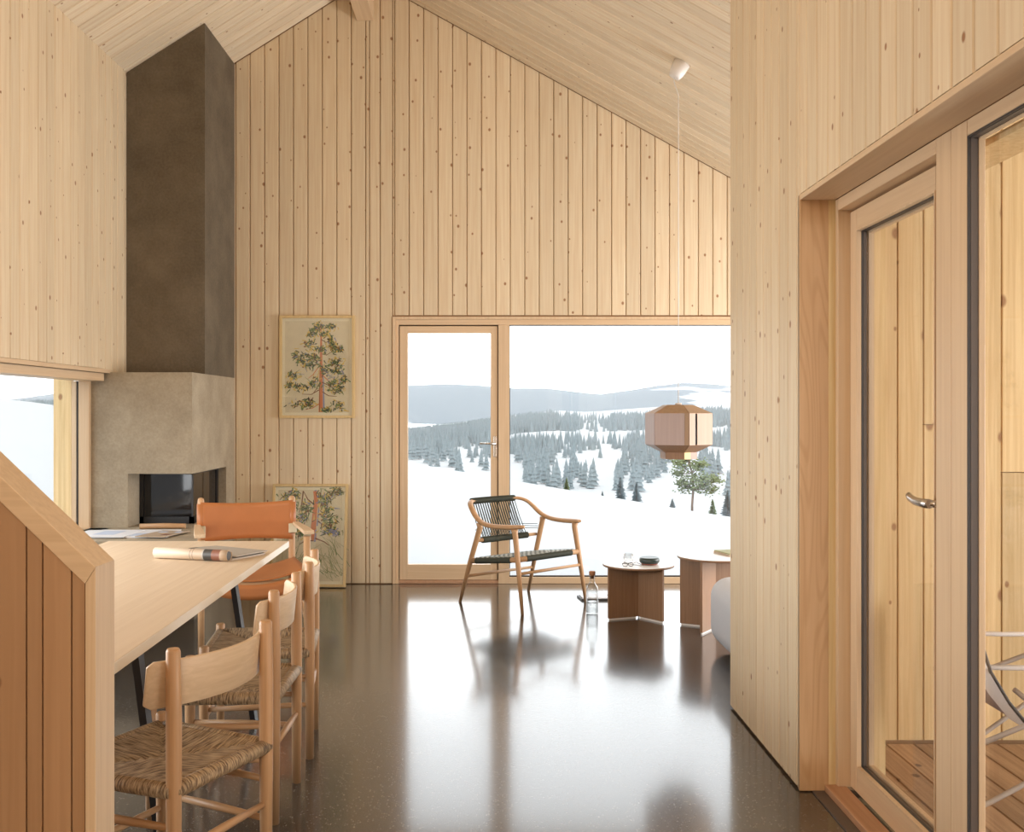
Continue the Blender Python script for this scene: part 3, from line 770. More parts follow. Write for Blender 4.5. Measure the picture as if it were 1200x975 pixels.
small_conifer(788, 601, 84, 1.2, 'smallest stunted conifer on the snow edge, left of the spreading pine', wide=1.3)
small_conifer(835, 609, 82, 1.7, 'young green conifer just right of the spreading pine trunk', mat=M['needles2'])
small_conifer(853, 611, 82, 2.6, 'young dark conifer at the right edge of the view beside the partition')
small_conifer(664, 578, 95, 1.5, 'young conifer at the snow edge above the armrest of the cord chair', mat=M['needles2'])
small_conifer(706, 588, 92, 1.0, 'tiny lone conifer on the snow edge between two taller ones')

# thin mist lying in the valley
hz_ = MB()
hy = [120, 400, 900, 1800]; top = [2, 16, 34, 62]
vs = []
for Yh, tp in zip(hy, top):
    vs += [(-1.4*Yh, Yh, -60), (.95*Yh, Yh, -60), (.95*Yh, Yh, tp), (-1.4*Yh, Yh, tp)]
fs = [(0,1,2,3)]
for i in range(3):
    b = i*4
    fs += [(b, b+4, b+5, b+1), (b+1, b+5, b+6, b+2), (b+2, b+6, b+7, b+3), (b+3, b+7, b+4, b)]
fs += [(15,14,13,12)]
hz_.add(vs, fs)
m = bpy.data.materials.new('winter_mist'); m.use_nodes = True; N = m.node_tree.nodes; L = m.node_tree.links; N.remove(N['Principled BSDF'])
v = N.new('ShaderNodeVolumeScatter'); v.inputs['Color'].default_value = (.97,.985,1,1); v.inputs['Density'].default_value = .00022; v.inputs['Anisotropy'].default_value = 0.0
L.new(v.outputs[0], N['Material Output'].inputs['Volume'])
structure(hz_.build('winter_mist', m), 'thin winter mist filling the valley').__setitem__('kind', 'stuff')

# ================================================================== FIREPLACE
XC = -2.086; YF1 = 7.193; YCH = 7.517
fp = thing('fireplace', 'grey plastered corner fireplace with tall chimney and glazed firebox', 'fireplace', (-2.45, 7.8, 0))
ch = MB(); g_ = .02
ch.prism([(XL+.001, YCH, 1.69), (XC, YCH, 1.69), (XC, YCH, roof(XC)-.004), (XL+.001, YCH, roof(XL+.001)-.004)], (0, YB-YCH-.002, 0))
ch.build('chimney', M['plaster'], fp)
ox, oz1, oz0, ogy, oy1, osx = -2.538, .977, .60, 7.434, 8.127, -2.147
bd = MB(); XB0 = -2.80
bd.box((XB0, YF1, 0), (ox, YB-.002, 1.69)); bd.box((ox, YF1, oz1), (XC, YB-.002, 1.69)); bd.box((ox, YF1, 0), (XC, YB-.002, oz0)); bd.box((ox, oy1, oz0), (XC, YB-.002, oz1))
bd.build('body', M['plaster_rough'], fp)
MB().box((XB0+.01, 6.44, oz0-.07), (-1.86, YF1-.001, oz0)).build('hearth_slab', M['plaster_rough'], fp, bevel=.004)
MB().box((XB0+.01, 6.95, 0), (-2.0, YF1-.001, oz0-.071)).build('hearth_base', M['plaster'], fp)
sf = MB()
sf.box((ox+.001, ogy, oz0), (ox+.03, ogy+.03, oz1)); sf.box((ox+.001, ogy, oz1-.02), (osx, ogy+.03, oz1-.001)); sf.box((ox+.001, ogy, oz0+.001), (osx, ogy+.03, oz0+.05))
sf.box((osx-.012, ogy, oz0), (osx, ogy+.012, oz1)); sf.box((osx-.03, ogy, oz0), (osx, oy1-.001, oz0+.05)); sf.box((osx-.03, ogy, oz1-.02), (osx, oy1-.001, oz1-.001)); sf.box((osx-.03, oy1-.05, oz0), (osx, oy1-.001, oz1))
sf.build('stove_frame', M['black'], fp)
MB().box((ox+.03, ogy+.008, oz0+.05), (osx-.012, ogy+.014, oz1-.02)).build('firebox_glass', M['stoveglass'], fp)
MB().box((osx-.012, ogy+.012, oz0+.05), (osx-.006, oy1-.05, oz1-.02)).build('firebox_glass', M['stoveglass'], fp)

# things on the hearth
def sheet(mb, c, w, d, rz, z, m=0, t=.003):
    ca, sa = math.cos(rz), math.sin(rz); ex = Vector((ca, sa, 0)); ey = Vector((-sa, ca, 0)); c = Vector((c[0], c[1], z))
    mb.prism([c - ex*w/2 - ey*d/2, c + ex*w/2 - ey*d/2, c + ex*w/2 + ey*d/2, c - ex*w/2 + ey*d/2], (0,0,t), m)
nw = MB()
sheet(nw, (-2.40, 6.78), .62, .40, .06, .601, 0, .008); sheet(nw, (-2.48, 6.74), .30, .38, -.05, .6095, 0, .005)
sheet(nw, (-2.14, 6.72), .20, .34, -.22, .6095, 2, .004); sheet(nw, (-2.50, 6.75), .14, .20, -.05, .615, 1, .001); sheet(nw, (-2.30, 6.70), .20, .12, .05, .6097, 1, .0012)
sheet(nw, (-2.10, 6.66), .05, .06, -.2, .614, 3, .001); sheet(nw, (-2.16, 6.80), .06, .05, -.2, .614, 1, .001); sheet(nw, (-2.06, 6.80), .04, .06, -.2, .614, 1, .001)
tag(nw.build('newspaper_pile', [M['paper'], M['paperblue'], M['papercream'], M['paperred']]), 'spread pile of white and pale blue newspapers on the hearth slab', 'newspapers')
lg = MB(); lg.tube([(-2.42, 7.10, .619), (-2.26, 7.115, .621), (-2.11, 7.12, .619)], [.018,.019,.017], 9)
tag(lg.build('firewood_log', M['oakX']), 'slim brown stick of firewood on the hearth in front of the firebox', 'firewood')

# ================================================================== PICTURES
def picture(name, label, w, h, loc, tilt, paint):
    t = thing(name, label, 'picture', loc); t.rotation_euler = (tilt, 0, 0)
    f = MB(); fw = .022
    f.box((-w/2, -.028, 0), (-w/2+fw, 0, h)); f.box((w/2-fw, -.028, 0), (w/2, 0, h)); f.box((-w/2+fw, -.028, 0), (w/2-fw, 0, fw)); f.box((-w/2+fw, -.028, h-fw), (w/2-fw, 0, h))
    f.build('frame', M['frame_oak'], t, world=False, bevel=.002)
    mo_ = MB().box((-w/2+fw, -.012, fw), (w/2-fw, -.004, h-fw)).build('mount', M['mount'], t, world=False)
    a = MB(); mg = fw + .024
    a.box((-w/2+mg, -.0135, mg), (w/2-mg, -.0125, h-mg), 0)
    paint(a, w-2*mg, h-2*mg, mg)
    a.build('artwork', [M['canvas'], M['a_trunk'], M['a_dark'], M['a_green'], M['a_yellow'], M['a_blue'], M['a_brown'], M['a_sage']], mo_, world=False)
    MB().box((-w/2+fw, -.021, fw), (w/2-fw, -.019, h-fw)).build('glazing', M['pane'], t, world=False)
    return t
lay = [0]
def stroke(a, pts, w0, w1, m):
    lay[0] += 1; y = -.0137 - .0000035*lay[0]
    P = [Vector((p[0], 0, p[1])) for p in pts]; n = len(P); vs = []
    for i in range(n):
        t = (P[min(i+1, n-1)] - P[max(i-1, 0)]).normalized(); nn = Vector((-t.z, 0, t.x)); w = w0 + (w1-w0)*i/max(1, n-1)
        vs += [P[i] + nn*w/2, P[i] - nn*w/2]
    a.add([(v.x, y, v.z) for v in vs], [(2*i, 2*i+1, 2*i+3, 2*i+2) for i in range(n-1)], m)
def scribble(a, q, cx, cz, rx, rz, n, cols, L0=.03, W0=.006, ang=None):
    for i in range(n):
        x = cx + q.gauss(0, rx*.5); z = cz + q.gauss(0, rz*.5); t = q.uniform(0, 6.28) if ang is None else ang + q.gauss(0, .35)
        l = L0*q.uniform(.5, 1.3); c = q.uniform(-.5, .5)
        stroke(a, [(x - l/2*math.cos(t), z - l/2*math.sin(t)), (x + c*l*.3*math.sin(t), z), (x + l/2*math.cos(t), z + l/2*math.sin(t))], W0*q.uniform(.6, 1.4), W0*.4, q.choice(cols))
def paint_pine(a, w, h, mg):
    lay[0] = 0; q = random.Random(5)
    X = lambda u: (u-370)/550*w; Z = lambda v: mg + (875-v)/770*h
    sx = w/550
    for (u, v, ru, rv) in [(310,480,60,40),(560,520,40,60),(330,650,120,40),(520,600,60,60),(200,560,60,40),(480,300,50,40)]:
        scribble(a, q, X(u), Z(v), ru*sx, rv*sx, 16, [5, 7, 4], .05, .008)
    stroke(a, [(X(401), Z(872)), (X(402), Z(640)), (X(404), Z(400)), (X(405), Z(240)), (X(403), Z(130))], 36*sx, 7*sx, 1)
    stroke(a, [(X(428), Z(865)), (X(424), Z(640)), (X(420), Z(470))], 14*sx, 5*sx, 5)
    stroke(a, [(X(392), Z(870)), (X(392), Z(640))], 5*sx, 4*sx, 6)
    for (u0, v0, u1, v1) in [(390,480,290,590),(390,470,220,440),(385,685,240,720),(390,800,270,850),(415,560,520,640),(415,700,540,740),(410,380,500,360),(398,330,300,340),(405,260,480,270),(400,180,350,160),(405,170,510,130),(412,620,600,660),(390,630,330,720),(470,420,590,440)]:
        um, vm = (u0+u1)/2 + q.uniform(-12, 12), (v0+v1)/2 + q.uniform(8, 22)
        stroke(a, [(X(u0), Z(v0)), (X(um), Z(vm)), (X(u1), Z(v1))], 9*sx, 3*sx, q.choice([1, 6, 6]))
    cl = [(385,140,45,22),(490,150,35,26),(360,170,35,25),(430,215,45,18),(325,215,35,22),(300,295,50,30),(490,265,18,35),(400,345,70,28),(520,330,55,35),(570,340,25,18),
          (275,400,75,40),(190,390,20,35),(300,465,80,28),(230,440,40,24),(520,450,60,40),(540,520,55,36),(150,560,40,30),(215,660,90,32),(135,640,25,25),(340,620,45,40),(520,640,70,35),(545,685,85,30),
          (600,600,25,30),(225,815,100,42),(300,790,50,36),(545,815,60,38),(450,850,40,14),(430,520,35,40),(350,420,40,40)]
    for (u, v, ru, rv) in cl:
        scribble(a, q, X(u), Z(v), ru*sx*1.2, rv*sx*1.2, 14, [4, 4, 3], .036, .011)
        scribble(a, q, X(u), Z(v), ru*sx, rv*sx, 22, [2, 2, 3, 3, 2, 6], .030, .010)
        scribble(a, q, X(u), Z(v), ru*sx, rv*sx, 4, [5, 4], .024, .006)
def paint_grove(a, w, h, mg):
    lay[0] = 0; q = random.Random(9)
    X = lambda u: (u-390)/540*w; Z = lambda v: mg + (890-v)/750*h
    sx = w/540
    for (u, v) in [(560,700),(600,780),(540,800),(420,700),(300,650),(600,620),(230,500)]:
        scribble(a, q, X(u), Z(v), 110*sx, 80*sx, 14, [7, 7, 3], .13, .0045, 2.1 if u > 500 else 1.2)
    stroke(a, [(X(432), Z(560)), (X(425), Z(440)), (X(432), Z(330)), (X(440), Z(230)), (X(428), Z(150))], 46*sx, 30*sx, 1)
    stroke(a, [(X(455), Z(440)), (X(465), Z(300)), (X(455), Z(160))], 12*sx, 8*sx, 5)
    stroke(a, [(X(440), Z(570)), (X(445), Z(470))], 16*sx, 12*sx, 5)
    for pts in [[(420,260),(370,220),(330,150)],[(415,300),(350,330),(300,400)],[(470,340),(540,370),(620,350)],[(460,400),(520,440),(590,500)],[(440,540),(520,570),(560,600)],[(430,560),(360,560),(310,590)],[(330,150),(320,260),(300,330)],[(470,210),(540,180),(620,160)]]:
        stroke(a, [(X(u), Z(v)) for u, v in pts], 12*sx, 5*sx, 6)
    for (u, v, ru, rv) in [(200,200,60,30),(260,180,40,40),(360,290,45,40),(330,370,60,40),(500,190,60,40),(570,180,50,35),(620,160,40,25),(520,320,50,40),(560,390,90,40),(540,440,70,40),(580,490,70,25),(500,250,40,30),(240,260,40,40),(300,480,40,40)]:
        scribble(a, q, X(u), Z(v), ru*sx*1.2, rv*sx*1.2, 22, [4, 3, 7, 4], .045, .010)
        scribble(a, q, X(u), Z(v), ru*sx*1.1, rv*sx*1.1, 24, [2, 2, 3, 6, 5], .036, .009)
    scribble(a, q, X(600), Z(490), 40*sx, 25*sx, 12, [5], .05, .008)
p1w = UX(416, YB) - UX(328, YB); p1h = UZ(370, YB) - UZ(490, YB)
picture('framed_picture', 'framed drawing of a tall pine tree hanging on the back wall', p1w, p1h, ((UX(328, YB)+UX(416, YB))/2, YB-.001, UZ(490, YB)), 0, paint_pine)
yb2 = 8.235
picture('framed_picture', 'framed drawing of pine boughs standing on the floor and leaning on the wall', (406-317)/F*8.29, .83, (UX(361.5, 8.27), yb2, .003), R(-10.5), paint_grove)

# ================================================================== STAIR BALUSTRADE
YN, YN2 = 2.10, 2.207; xb = UX(112, YN); zb = UZ(665, YN); sl = .955
bl = thing('stair_balustrade', 'shade-darkened boarded stair balustrade with slanted pale cap in the left foreground', 'balustrade', (xb-.4, YN, 0))
xl = -2.30
def ztop_(x): return zb + sl*(xb - x)
c_ = MB()
c_.prism([(xl, YN+.012, 0), (xb-.03, YN+.012, 0), (xb-.03, YN+.012, zb-.02), (xl, YN+.012, ztop_(xl)-.05)], (0, YN2-YN-.024, 0)); c_.build('core', M['groove'], bl)
cap = MB(); n_ = Vector((sl, 0, 1)).normalized()*-.022
cap.prism([(xb, YN, zb), (xl, YN, ztop_(xl)), (xl+n_.x, YN, ztop_(xl)+n_.z), (xb-.022, YN, zb-.034)], (0, YN2-YN, 0)); cap.build('cap', M['soapX'], bl, bevel=.0015)
MB().prism([(xb, YN, 0), (xb, YN, zb-.0005), (xb-.0215, YN, zb-.034), (xb-.0215, YN, 0)], (0, YN2-YN, 0)).build('end_board', M['soapZ'], bl, bevel=.0015)
x1 = xb - .022
edges = [x1] + [UX(p, YN) for p in (83, 49, 30, -4, -40, -75, -110)]
edges.append(edges[-1]-.06)
for a, b in zip(edges[1:], edges):
    board(bl, 'balustrade_board', (a, YN+.004, 0), (1,0,0), (0,0,1), b-a, 0, ztop_(a)-.036, ztop_(b)-.036, M['balus_shaded'], gap=.001, ch=.0015, t=.014)
MB().prism([(edges[-1], YN+.004, 0), (xl, YN+.004, 0), (xl, YN+.004, ztop_(xl)-.036), (edges[-1], YN+.004, ztop_(edges[-1])-.036)], (0, .012, 0)).build('panelling', M['balus_shaded'], bl)

# ================================================================== DINING TABLE
TZ = .76; ty0, ty1 = 2.45, 5.166
tx_r0, tx_r1 = -.972, -1.012; tx_l = -1.92
dt = thing('dining_table', 'pale oak dining table with black trestle legs behind the balustrade', 'table', (-1.45, 3.8, 0))
tp = MB(); tp.prism([(tx_l+.04, ty0, TZ-.031), (tx_r0, ty0, TZ-.031), (tx_r1, ty1, TZ-.031), (tx_l, ty1, TZ-.031)], (0,0,.031)); tp.build('tabletop', M['tabletop'], dt, bevel=.0012)
ed = MB(); ed.prism([(tx_r0+.0005, ty0, TZ-.0305), (tx_r0+.003, ty0, TZ-.0305), (tx_r1+.003, ty1, TZ-.0305), (tx_r1+.0005, ty1, TZ-.0305)], (0,0,.0295)); ed.build('lit_edge_strip', M['litedge'], dt)  # strip paler than the tabletop, painted as its lit side
def leg(a, b):
    mb = MB(); mb.prism([Vector(a)+Vector((-.012,-.025,0)), Vector(a)+Vector((.012,-.025,0)), Vector(a)+Vector((.012,.025,0)), Vector(a)+Vector((-.012,.025,0))], Vector(b)-Vector(a)); mb.build('leg', M['black'], dt)
for (yt, yb_) in ((4.64, 4.67), (3.365, 3.345)):
    leg((-1.07, yb_, 0), (-1.17, yt, TZ-.032)); leg((-1.85, yb_, 0), (-1.75, yt, TZ-.032))
    MB().box((-1.80, yt-.025, TZ-.05), (-1.12, yt+.025, TZ-.0315)).build('crossbar', M['black'], dt)

# magazine folded over on the table
mgz = thing('magazine', 'folded over cream magazine with printed pages lying on the dining table', 'magazine', (-1.30, 4.6, TZ))
pL, pR = Vector((-1.482, 4.555, TZ+.026)), Vector((-1.128, 4.45, TZ+.026))
d_ = (pR-pL).normalized(); nrm = Vector((-d_.y, d_.x, 0)); L_ = (pR-pL).length
cov = MB(); prof = [(.024*math.cos(R(q_)), .0245*math.sin(R(q_))) for q_ in range(35, -290, -18)]
cuts = [0, .50, .505, .535, .54, .66, .68, .79, .81, .90, 1.0]; tone = [0, 2, 0, 2, 0, 1, 2, 3, 3, 0]
rows = []
cov.grid(lambda u, v: pL + d_*(L_*cuts[round(u*10)]) + nrm*prof[round(v*(len(prof)-1))][0] + Vector((0,0,prof[round(v*(len(prof)-1))][1])), 10, len(prof)-1, lambda u, v: tone[int(u*10)])
cov.build('rolled_cover', [M['papercream'], M['papergrey'], M['paperdark'], M['paperred']], mgz, solid=.0015)
cor = MB(); cor.tube([pL + d_*.004, pR - d_*.003], .0195, 12, 0); cor.build('rolled_pages', M['paperdark'], mgz)
P4 = [Vector((-1.470, 4.560, 0)), Vector((-1.128, 4.452, 0)), Vector((-1.022, 4.66, 0)), Vector((-1.335, 4.85, 0)), Vector((-1.40, 4.80, 0))]
for k, mt_ in enumerate((M['papercream'], M['papergrey'], M['paperdark'], M['papergrey'])):
    c_ = sum(P4, Vector())/5; q_ = [c_ + (p-c_)*(1-.035*k) + Vector((.012*k*(1 if k % 2 else -.4), .006*k, TZ+.001+.0045*k)) for p in P4]
    MB().prism(q_, (0,0,.004)).build('pages', mt_, mgz)

# ================================================================== DINING CHAIRS (local: faces +x)
def make_dining_chair(label):
    t = thing('dining_chair', label, 'chair', (0,0,0), 0, 'rush seated chairs along the dining table')
    hw = .196
    for s in (-1, 1):
        p = MB(); p.tube([(-.2, s*hw, 0), (-.2, s*hw, .40), (-.2, s*hw, .62), (-.198, s*hw, .792), (-.198, s*hw, .80)], [.0165,.020,.0205,.0185,.015], 14); p.build('leg', M['oakZ'], t, world=False)
        p = MB(); p.tube([(.215, s*.225, 0), (.215, s*.225, .30), (.215, s*.225, .468), (.215, s*.225, .474)], [.016,.020,.0195,.016], 14); p.build('leg', M['oakZ'], t, world=False)
        for z in (.22, .335):
            p = MB(); p.tube([(-.2, s*hw, z), (0, s*(hw+.015), z), (.215, s*.225, z)], [.009,.0125,.009], 10); p.build('stretcher', M['oakX'], t, world=False)
    p = MB(); p.tube([(-.2, -hw, .265), (-.2, 0, .265), (-.2, hw, .265)], [.009,.0125,.009], 10); p.build('stretcher', M['oakY'], t, world=False)
    p = MB(); p.tube([(.215, -.225, .18), (.215, 0, .18), (.215, .225, .18)], [.009,.0125,.009], 10); p.build('stretcher', M['oakY'], t, world=False)
    # bent backrest
    b = MB(); Rr = .42; n = 28; am = .62; cx = -.2 + .022 + math.sqrt(Rr*Rr - hw*hw)
    vs = []
    for i in range(n+1):
        a = -am + 2*am*i/n; k = abs(a)/am
        hh = .062 - (.012*max(0, (k-.93)/.07)**2)
        tilt = .012
        for (r_, z_, dx) in ((Rr, .705-hh, -tilt*-.5), (Rr, .705+hh, -tilt*.5), (Rr-.012, .705+hh, -tilt*.5), (Rr-.012, .705-hh, tilt*.5)):
            vs.append((cx - r_*math.cos(a) + dx, r_*math.sin(a), z_))
    fs = []
    for i in range(n):
        for j in range(4):
            fs.append((i*4+j, i*4+(j+1) % 4, (i+1)*4+(j+1) % 4, (i+1)*4+j))
    fs += [(3,2,1,0), tuple(n*4+j for j in range(4))]
    b.add(vs, fs, 0, True); b.build('backrest', M['soapY'], t, world=False, bevel=.003)
    # rush seat: four triangular fields that wrap the rails
    s = MB()
    def top(u, v, sg=1):
        w = .21 + .022*u; x = -.2 + .415*u; y = (v-.5)*2*w
        du, dv = abs(u-.5)*2, abs(v-.5)*2
        e = max(du, dv); z = .452 - .016*(1-e*e) - .006*max(0, 1-abs(du-dv)*9) - .016*max(0, (e-.9)/.1)**2
        return (x, y, z if sg > 0 else .415 + .01*(1-e))
    pick = lambda u, v: 0 if abs(u-.5) > abs(v-.5) else 1
    s.grid(lambda u, v: top(u, 1-v), 24, 24, pick); s.grid(lambda u, v: top(u, v, -1), 8, 8, pick)
    c = [(-.2,-.2,.432), (.215,-.222,.432), (.215,.222,.432), (-.2,.2,.432)]
    for i in range(4): s.tube([c[i], c[(i+1) % 4]], .0215, 12, 0 if i in (1, 3) else 1)
    s.build('seat', [M['rushx'], M['rushy']], t, world=False)
    return t
ch1 = make_dining_chair('nearest oak dining chair, turned away at an angle, rush seat in full view')
def put_chair(o, n, f_):
    """n, f_: near and far rear posts on the floor"""
    n, f_ = Vector(n), Vector(f_); d = (f_ - n); c = (n + f_)/2
    fw = Vector((-d.y, d.x)).normalized()
    ang = math.atan2(fw.y, fw.x)
    o.rotation_euler = (0, 0, ang); o.location = (c.x + fw.x*.2, c.y + fw.y*.2, 0)
put_chair(ch1, (-.813, 2.643), (-.653, 3.0))
ch2 = copy_tree(ch1); ch2['label'] = 'second oak dining chair of the three, pushed in beside the table middle'
put_chair(ch2, (-.735, 3.517), (-.733, 3.894))
ch3 = copy_tree(ch1); ch3['label'] = 'farthest oak dining chair of the three, next to the tan leather armchair'
put_chair(ch3, (-.73, 4.17), (-.775, 4.56))

# ================================================================== LEATHER ARMCHAIR (local: faces -y)
ang = math.atan2(.31, .95)
la = thing('leather_armchair', 'wooden folding armchair with tan leather back and seat at the table end', 'armchair', (-1.40, 6.02, 0), ang)
for s in (-1, 1):
    p = MB(); p.tube([(s*.272, .29, 0), (s*.272, .272, .45), (s*.272, .262, .86), (s*.272, .262, .884), (s*.272, .262, .893)], [.017,.021,.021,.018,.008], 14); p.build('back_post', M['oakZ'], la, world=False)
    p = MB(); p.tube([(s*.292, -.255, 0), (s*.292, -.255, .70)], [.017,.020], 14); p.build('front_post', M['oakZ'], la, world=False)
    p = MB(); p.prism([(s*.292-.018, .255, .712), (s*.292+.018, .255, .712), (s*.300+.030, -.10, .712), (s*.300+.030, -.285, .712), (s*.300-.030, -.285, .712), (s*.300-.026, -.10, .712)], (0,0,.022)); p.build('armrest', M['soapY'], la, world=False, bevel=.004)
    p = MB(); p.box((s*.272-.024, .224, .665), (s*.272+.026, .240, .725)); p.build('strap', M['strap'], la, world=False, bevel=.006)
    p = MB(); p.tube([(s*.282, .275, .20), (s*.292, -.255, .44)], .011, 10); p.build('brace', M['oakY'], la, world=False)
    p = MB(); p.tube([(s*.282, .275, .44), (s*.292, -.255, .20)], .011, 10); p.build('brace', M['oakY'], la, world=False)
for (yy, z) in ((-.255, .44), (.27, .44)):
    p = MB(); p.tube([(-.292, yy, z), (.292, yy, z)], .018, 12); p.build('seat_rail', M['oakX'], la, world=False)
bk = MB()
def backf(u, v):
    x = -.275 + .55*u; sag = math.sin(math.pi*u)
    return (x, .238 + .035*sag, .625 + .012*sag*(1-v) + (.242 - .014*sag)*v)
bk.grid(backf, 18, 8)
bk.build('leather_back', M['leather'], la, world=False, solid=.006)
for s in (-1, 1):
    p = MB(); p.tube([(s*.272, .262, .66), (s*.272, .262, .855)], .0245, 14, cap=True); p.build('leather_sleeve', M['leather'], la, world=False)
st = MB()
def seatf(u, v):
    x = -.285 + .57*u; y = -.28 + .55*v; sag = 1 - (2*u-1)**2
    return (x, y, .515 - .045*sag*(.5+.5*math.sin(math.pi*min(1, .15+v*.85))) - .03*sag + .012*(1-v))
st.grid(seatf, 18, 14); st.build('leather_seat', M['leather'], la, world=False, solid=.008)
fl_ = MB()
fl_.grid(lambda u, v: (-.28 + .56*u, -.282 - .004*v, (.50 - .06*(1-(2*u-1)**2)) - .0 - .085*v), 14, 3); fl_.build('leather_apron', M['leather'], la, world=False, solid=.005)

# ================================================================== CORD ARMCHAIR (local: faces +x, y to its left)
fa = math.atan2(-.733, .68)
ca_ = thing('cord_armchair', 'oak armchair with dark green woven cord seat and back before the window', 'armchair', (.262, 7.596, 0), fa)
# local x = forward f, local y = side s
for (f0, s0, f1, s1, zt) in ((-.333, -.342, -.13, -.325, .60), (-.305, .349, -.13, .325, .60), (.329, -.345, .22, -.31, .585), (.308, .338, .22, .31, .585)):
    p = MB(); p.tube([(f0, s0, 0), (f0+(f1-f0)*.5, s0+(s1-s0)*.5, zt*.5), (f1, s1, zt-.03), (f1, s1*1.02, zt)], [.012,.0185,.021,.025], 12); p.build('leg', M['oakZ'], ca_, world=False)
half = [(.29,.285,.604),(.26,.302,.601),(.17,.322,.594),(.05,.335,.590),(-.05,.337,.596),(-.12,.332,.614),(-.175,.324,.645),(-.22,.314,.682),(-.265,.296,.717),(-.305,.262,.737),(-.335,.21,.742),(-.345,.1,.742)]
path = [(f, -s, z) for f, s, z in half] + [(-.346, 0, .742)] + [(f, s, z) for f, s, z in half[::-1]]
rad = [.014,.022,.027,.026,.025,.024,.023,.022,.021,.020,.019,.018]; rad = rad + [.017] + rad[::-1]
def smooth(P, r, n=5):
    P = [Vector(q) for q in P]; op = []; orr = []
    for i in range(len(P)-1):
        a, b, c, d = P[max(i-1, 0)], P[i], P[i+1], P[min(i+2, len(P)-1)]
        for j in range(n):
            t = j/n; op.append(.5*((2*b) + (c-a)*t + (2*a-5*b+4*c-d)*t*t + (3*b-a-3*c+d)*t**3)); orr.append(r[i] + (r[i+1]-r[i])*t)
    return op + [P[-1]], orr + [r[-1]]
path, rad = smooth(path, rad)
p = MB(); p.tube(path, rad, 14, asp=.68); p.build('arm_and_back_rail', M['oakX'], ca_, world=False)
p = MB(); p.tube([(-.19, -.318, .466), (-.215, -.15, .462), (-.222, 0, .461), (-.215, .15, .462), (-.19, .318, .466)], [.013,.016,.016,.016,.013], 10); p.build('lower_back_rail', M['oakY'], ca_, world=False)
def wrap(pts, r, name, parent, mat, amp=.0022, pitch=.008):
    P = [Vector(q) for q in pts]; out = []; rads = []
    for i in range(len(P)-1):
        n = max(2, int((P[i+1]-P[i]).length/(pitch/4)))
        for j in range(n):
            out.append(P[i].lerp(P[i+1], j/n))
    out.append(P[-1])
    for j in range(len(out)): rads.append(r + amp*math.sin(j*math.pi/2))
    mb = MB(); mb.tube(out, rads, 10); return mb.build(name, mat, parent, world=False)
wrap([(-.338,-.225,.741),(-.346,-.1,.742),(-.347,0,.742),(-.346,.1,.742),(-.338,.225,.741)], .0225, 'crest_cord_wrap', ca_, M['cord'])
wrap([(-.203,-.235,.464),(-.217,-.12,.461),(-.222,0,.461),(-.217,.12,.461),(-.203,.235,.464)], .0225, 'lower_cord_wrap', ca_, M['cord'])
nc = 19
for i in range(nc):
    s = -.215 + .43*i/(nc-1); sb = s*1.02
    for (dx) in (-.016, .016):
        p = MB(); p.tube([(-.345+dx+.0*s, s, .735), (-.285+dx*1.1, s, .60), (-.220+dx, sb + (.008 if dx > 0 else 0), .468)], .0030, 5); p.build('cord', M['cord'], ca_, world=False)
for sgn in (-1, 1):
    for k, z in enumerate((.512, .528, .544)):
        p = MB(); p.tube([(-.165-.008*k, sgn*.325, z), (-.245-.008*k, sgn*.225, z+.004)], .0024, 5); p.build('side_cord', M['cord'], ca_, world=False)
# rails and woven seat
def lp(leg, z):
    f0, s0, f1, s1, zt = leg; k = z/zt; return Vector((f0+(f1-f0)*k, s0+(s1-s0)*k, z))
LA, LC, LB, LDg = (-.333,-.342,-.13,-.325,.60), (-.305,.349,-.13,.325,.60), (.329,-.345,.22,-.31,.585), (.308,.338,.22,.31,.585)
zA, zB = .315, .372
rA, rC, rB, rD = lp(LA, zA), lp(LC, zA), lp(LB, zB), lp(LDg, zB)
for (a, b, nm) in ((rA, rB, 'Y'), (rC, rD, 'Y'), (rB, rD, 'X'), (rA, rC, 'X')):
    p = MB(); p.tube([a, b], .0155, 10, asp=1.25); p.build('seat_rail', M['oakX'], ca_, world=False)
    wrap([a.lerp(b, .13), a.lerp(b, .5), a.lerp(b, .87)], .0205, 'rail_cord_wrap', ca_, M['cord'], .0016)
sw = MB()
def cseat(u, v):
    a = rA.lerp(rB, .05+.9*u); c = rC.lerp(rD, .05+.9*u); q = a.lerp(c, .05+.9*v)
    return (q.x, q.y, q.z + .022 - .026*(1-(2*u-1)**2)*(1-(2*v-1)**2))
sw.grid(cseat, 16, 16); sw.build('cord_seat', M['weave'], ca_, world=False, solid=.012)
p = MB(); p.tube([lp(LB, .275), lp(LDg, .275)], .011, 10); p.build('stretcher', M['oakY'], ca_, world=False)
p = MB(); p.tube([lp(LA, .20), lp(LC, .20)], .011, 10); p.build('stretcher', M['oakY'], ca_, world=False)

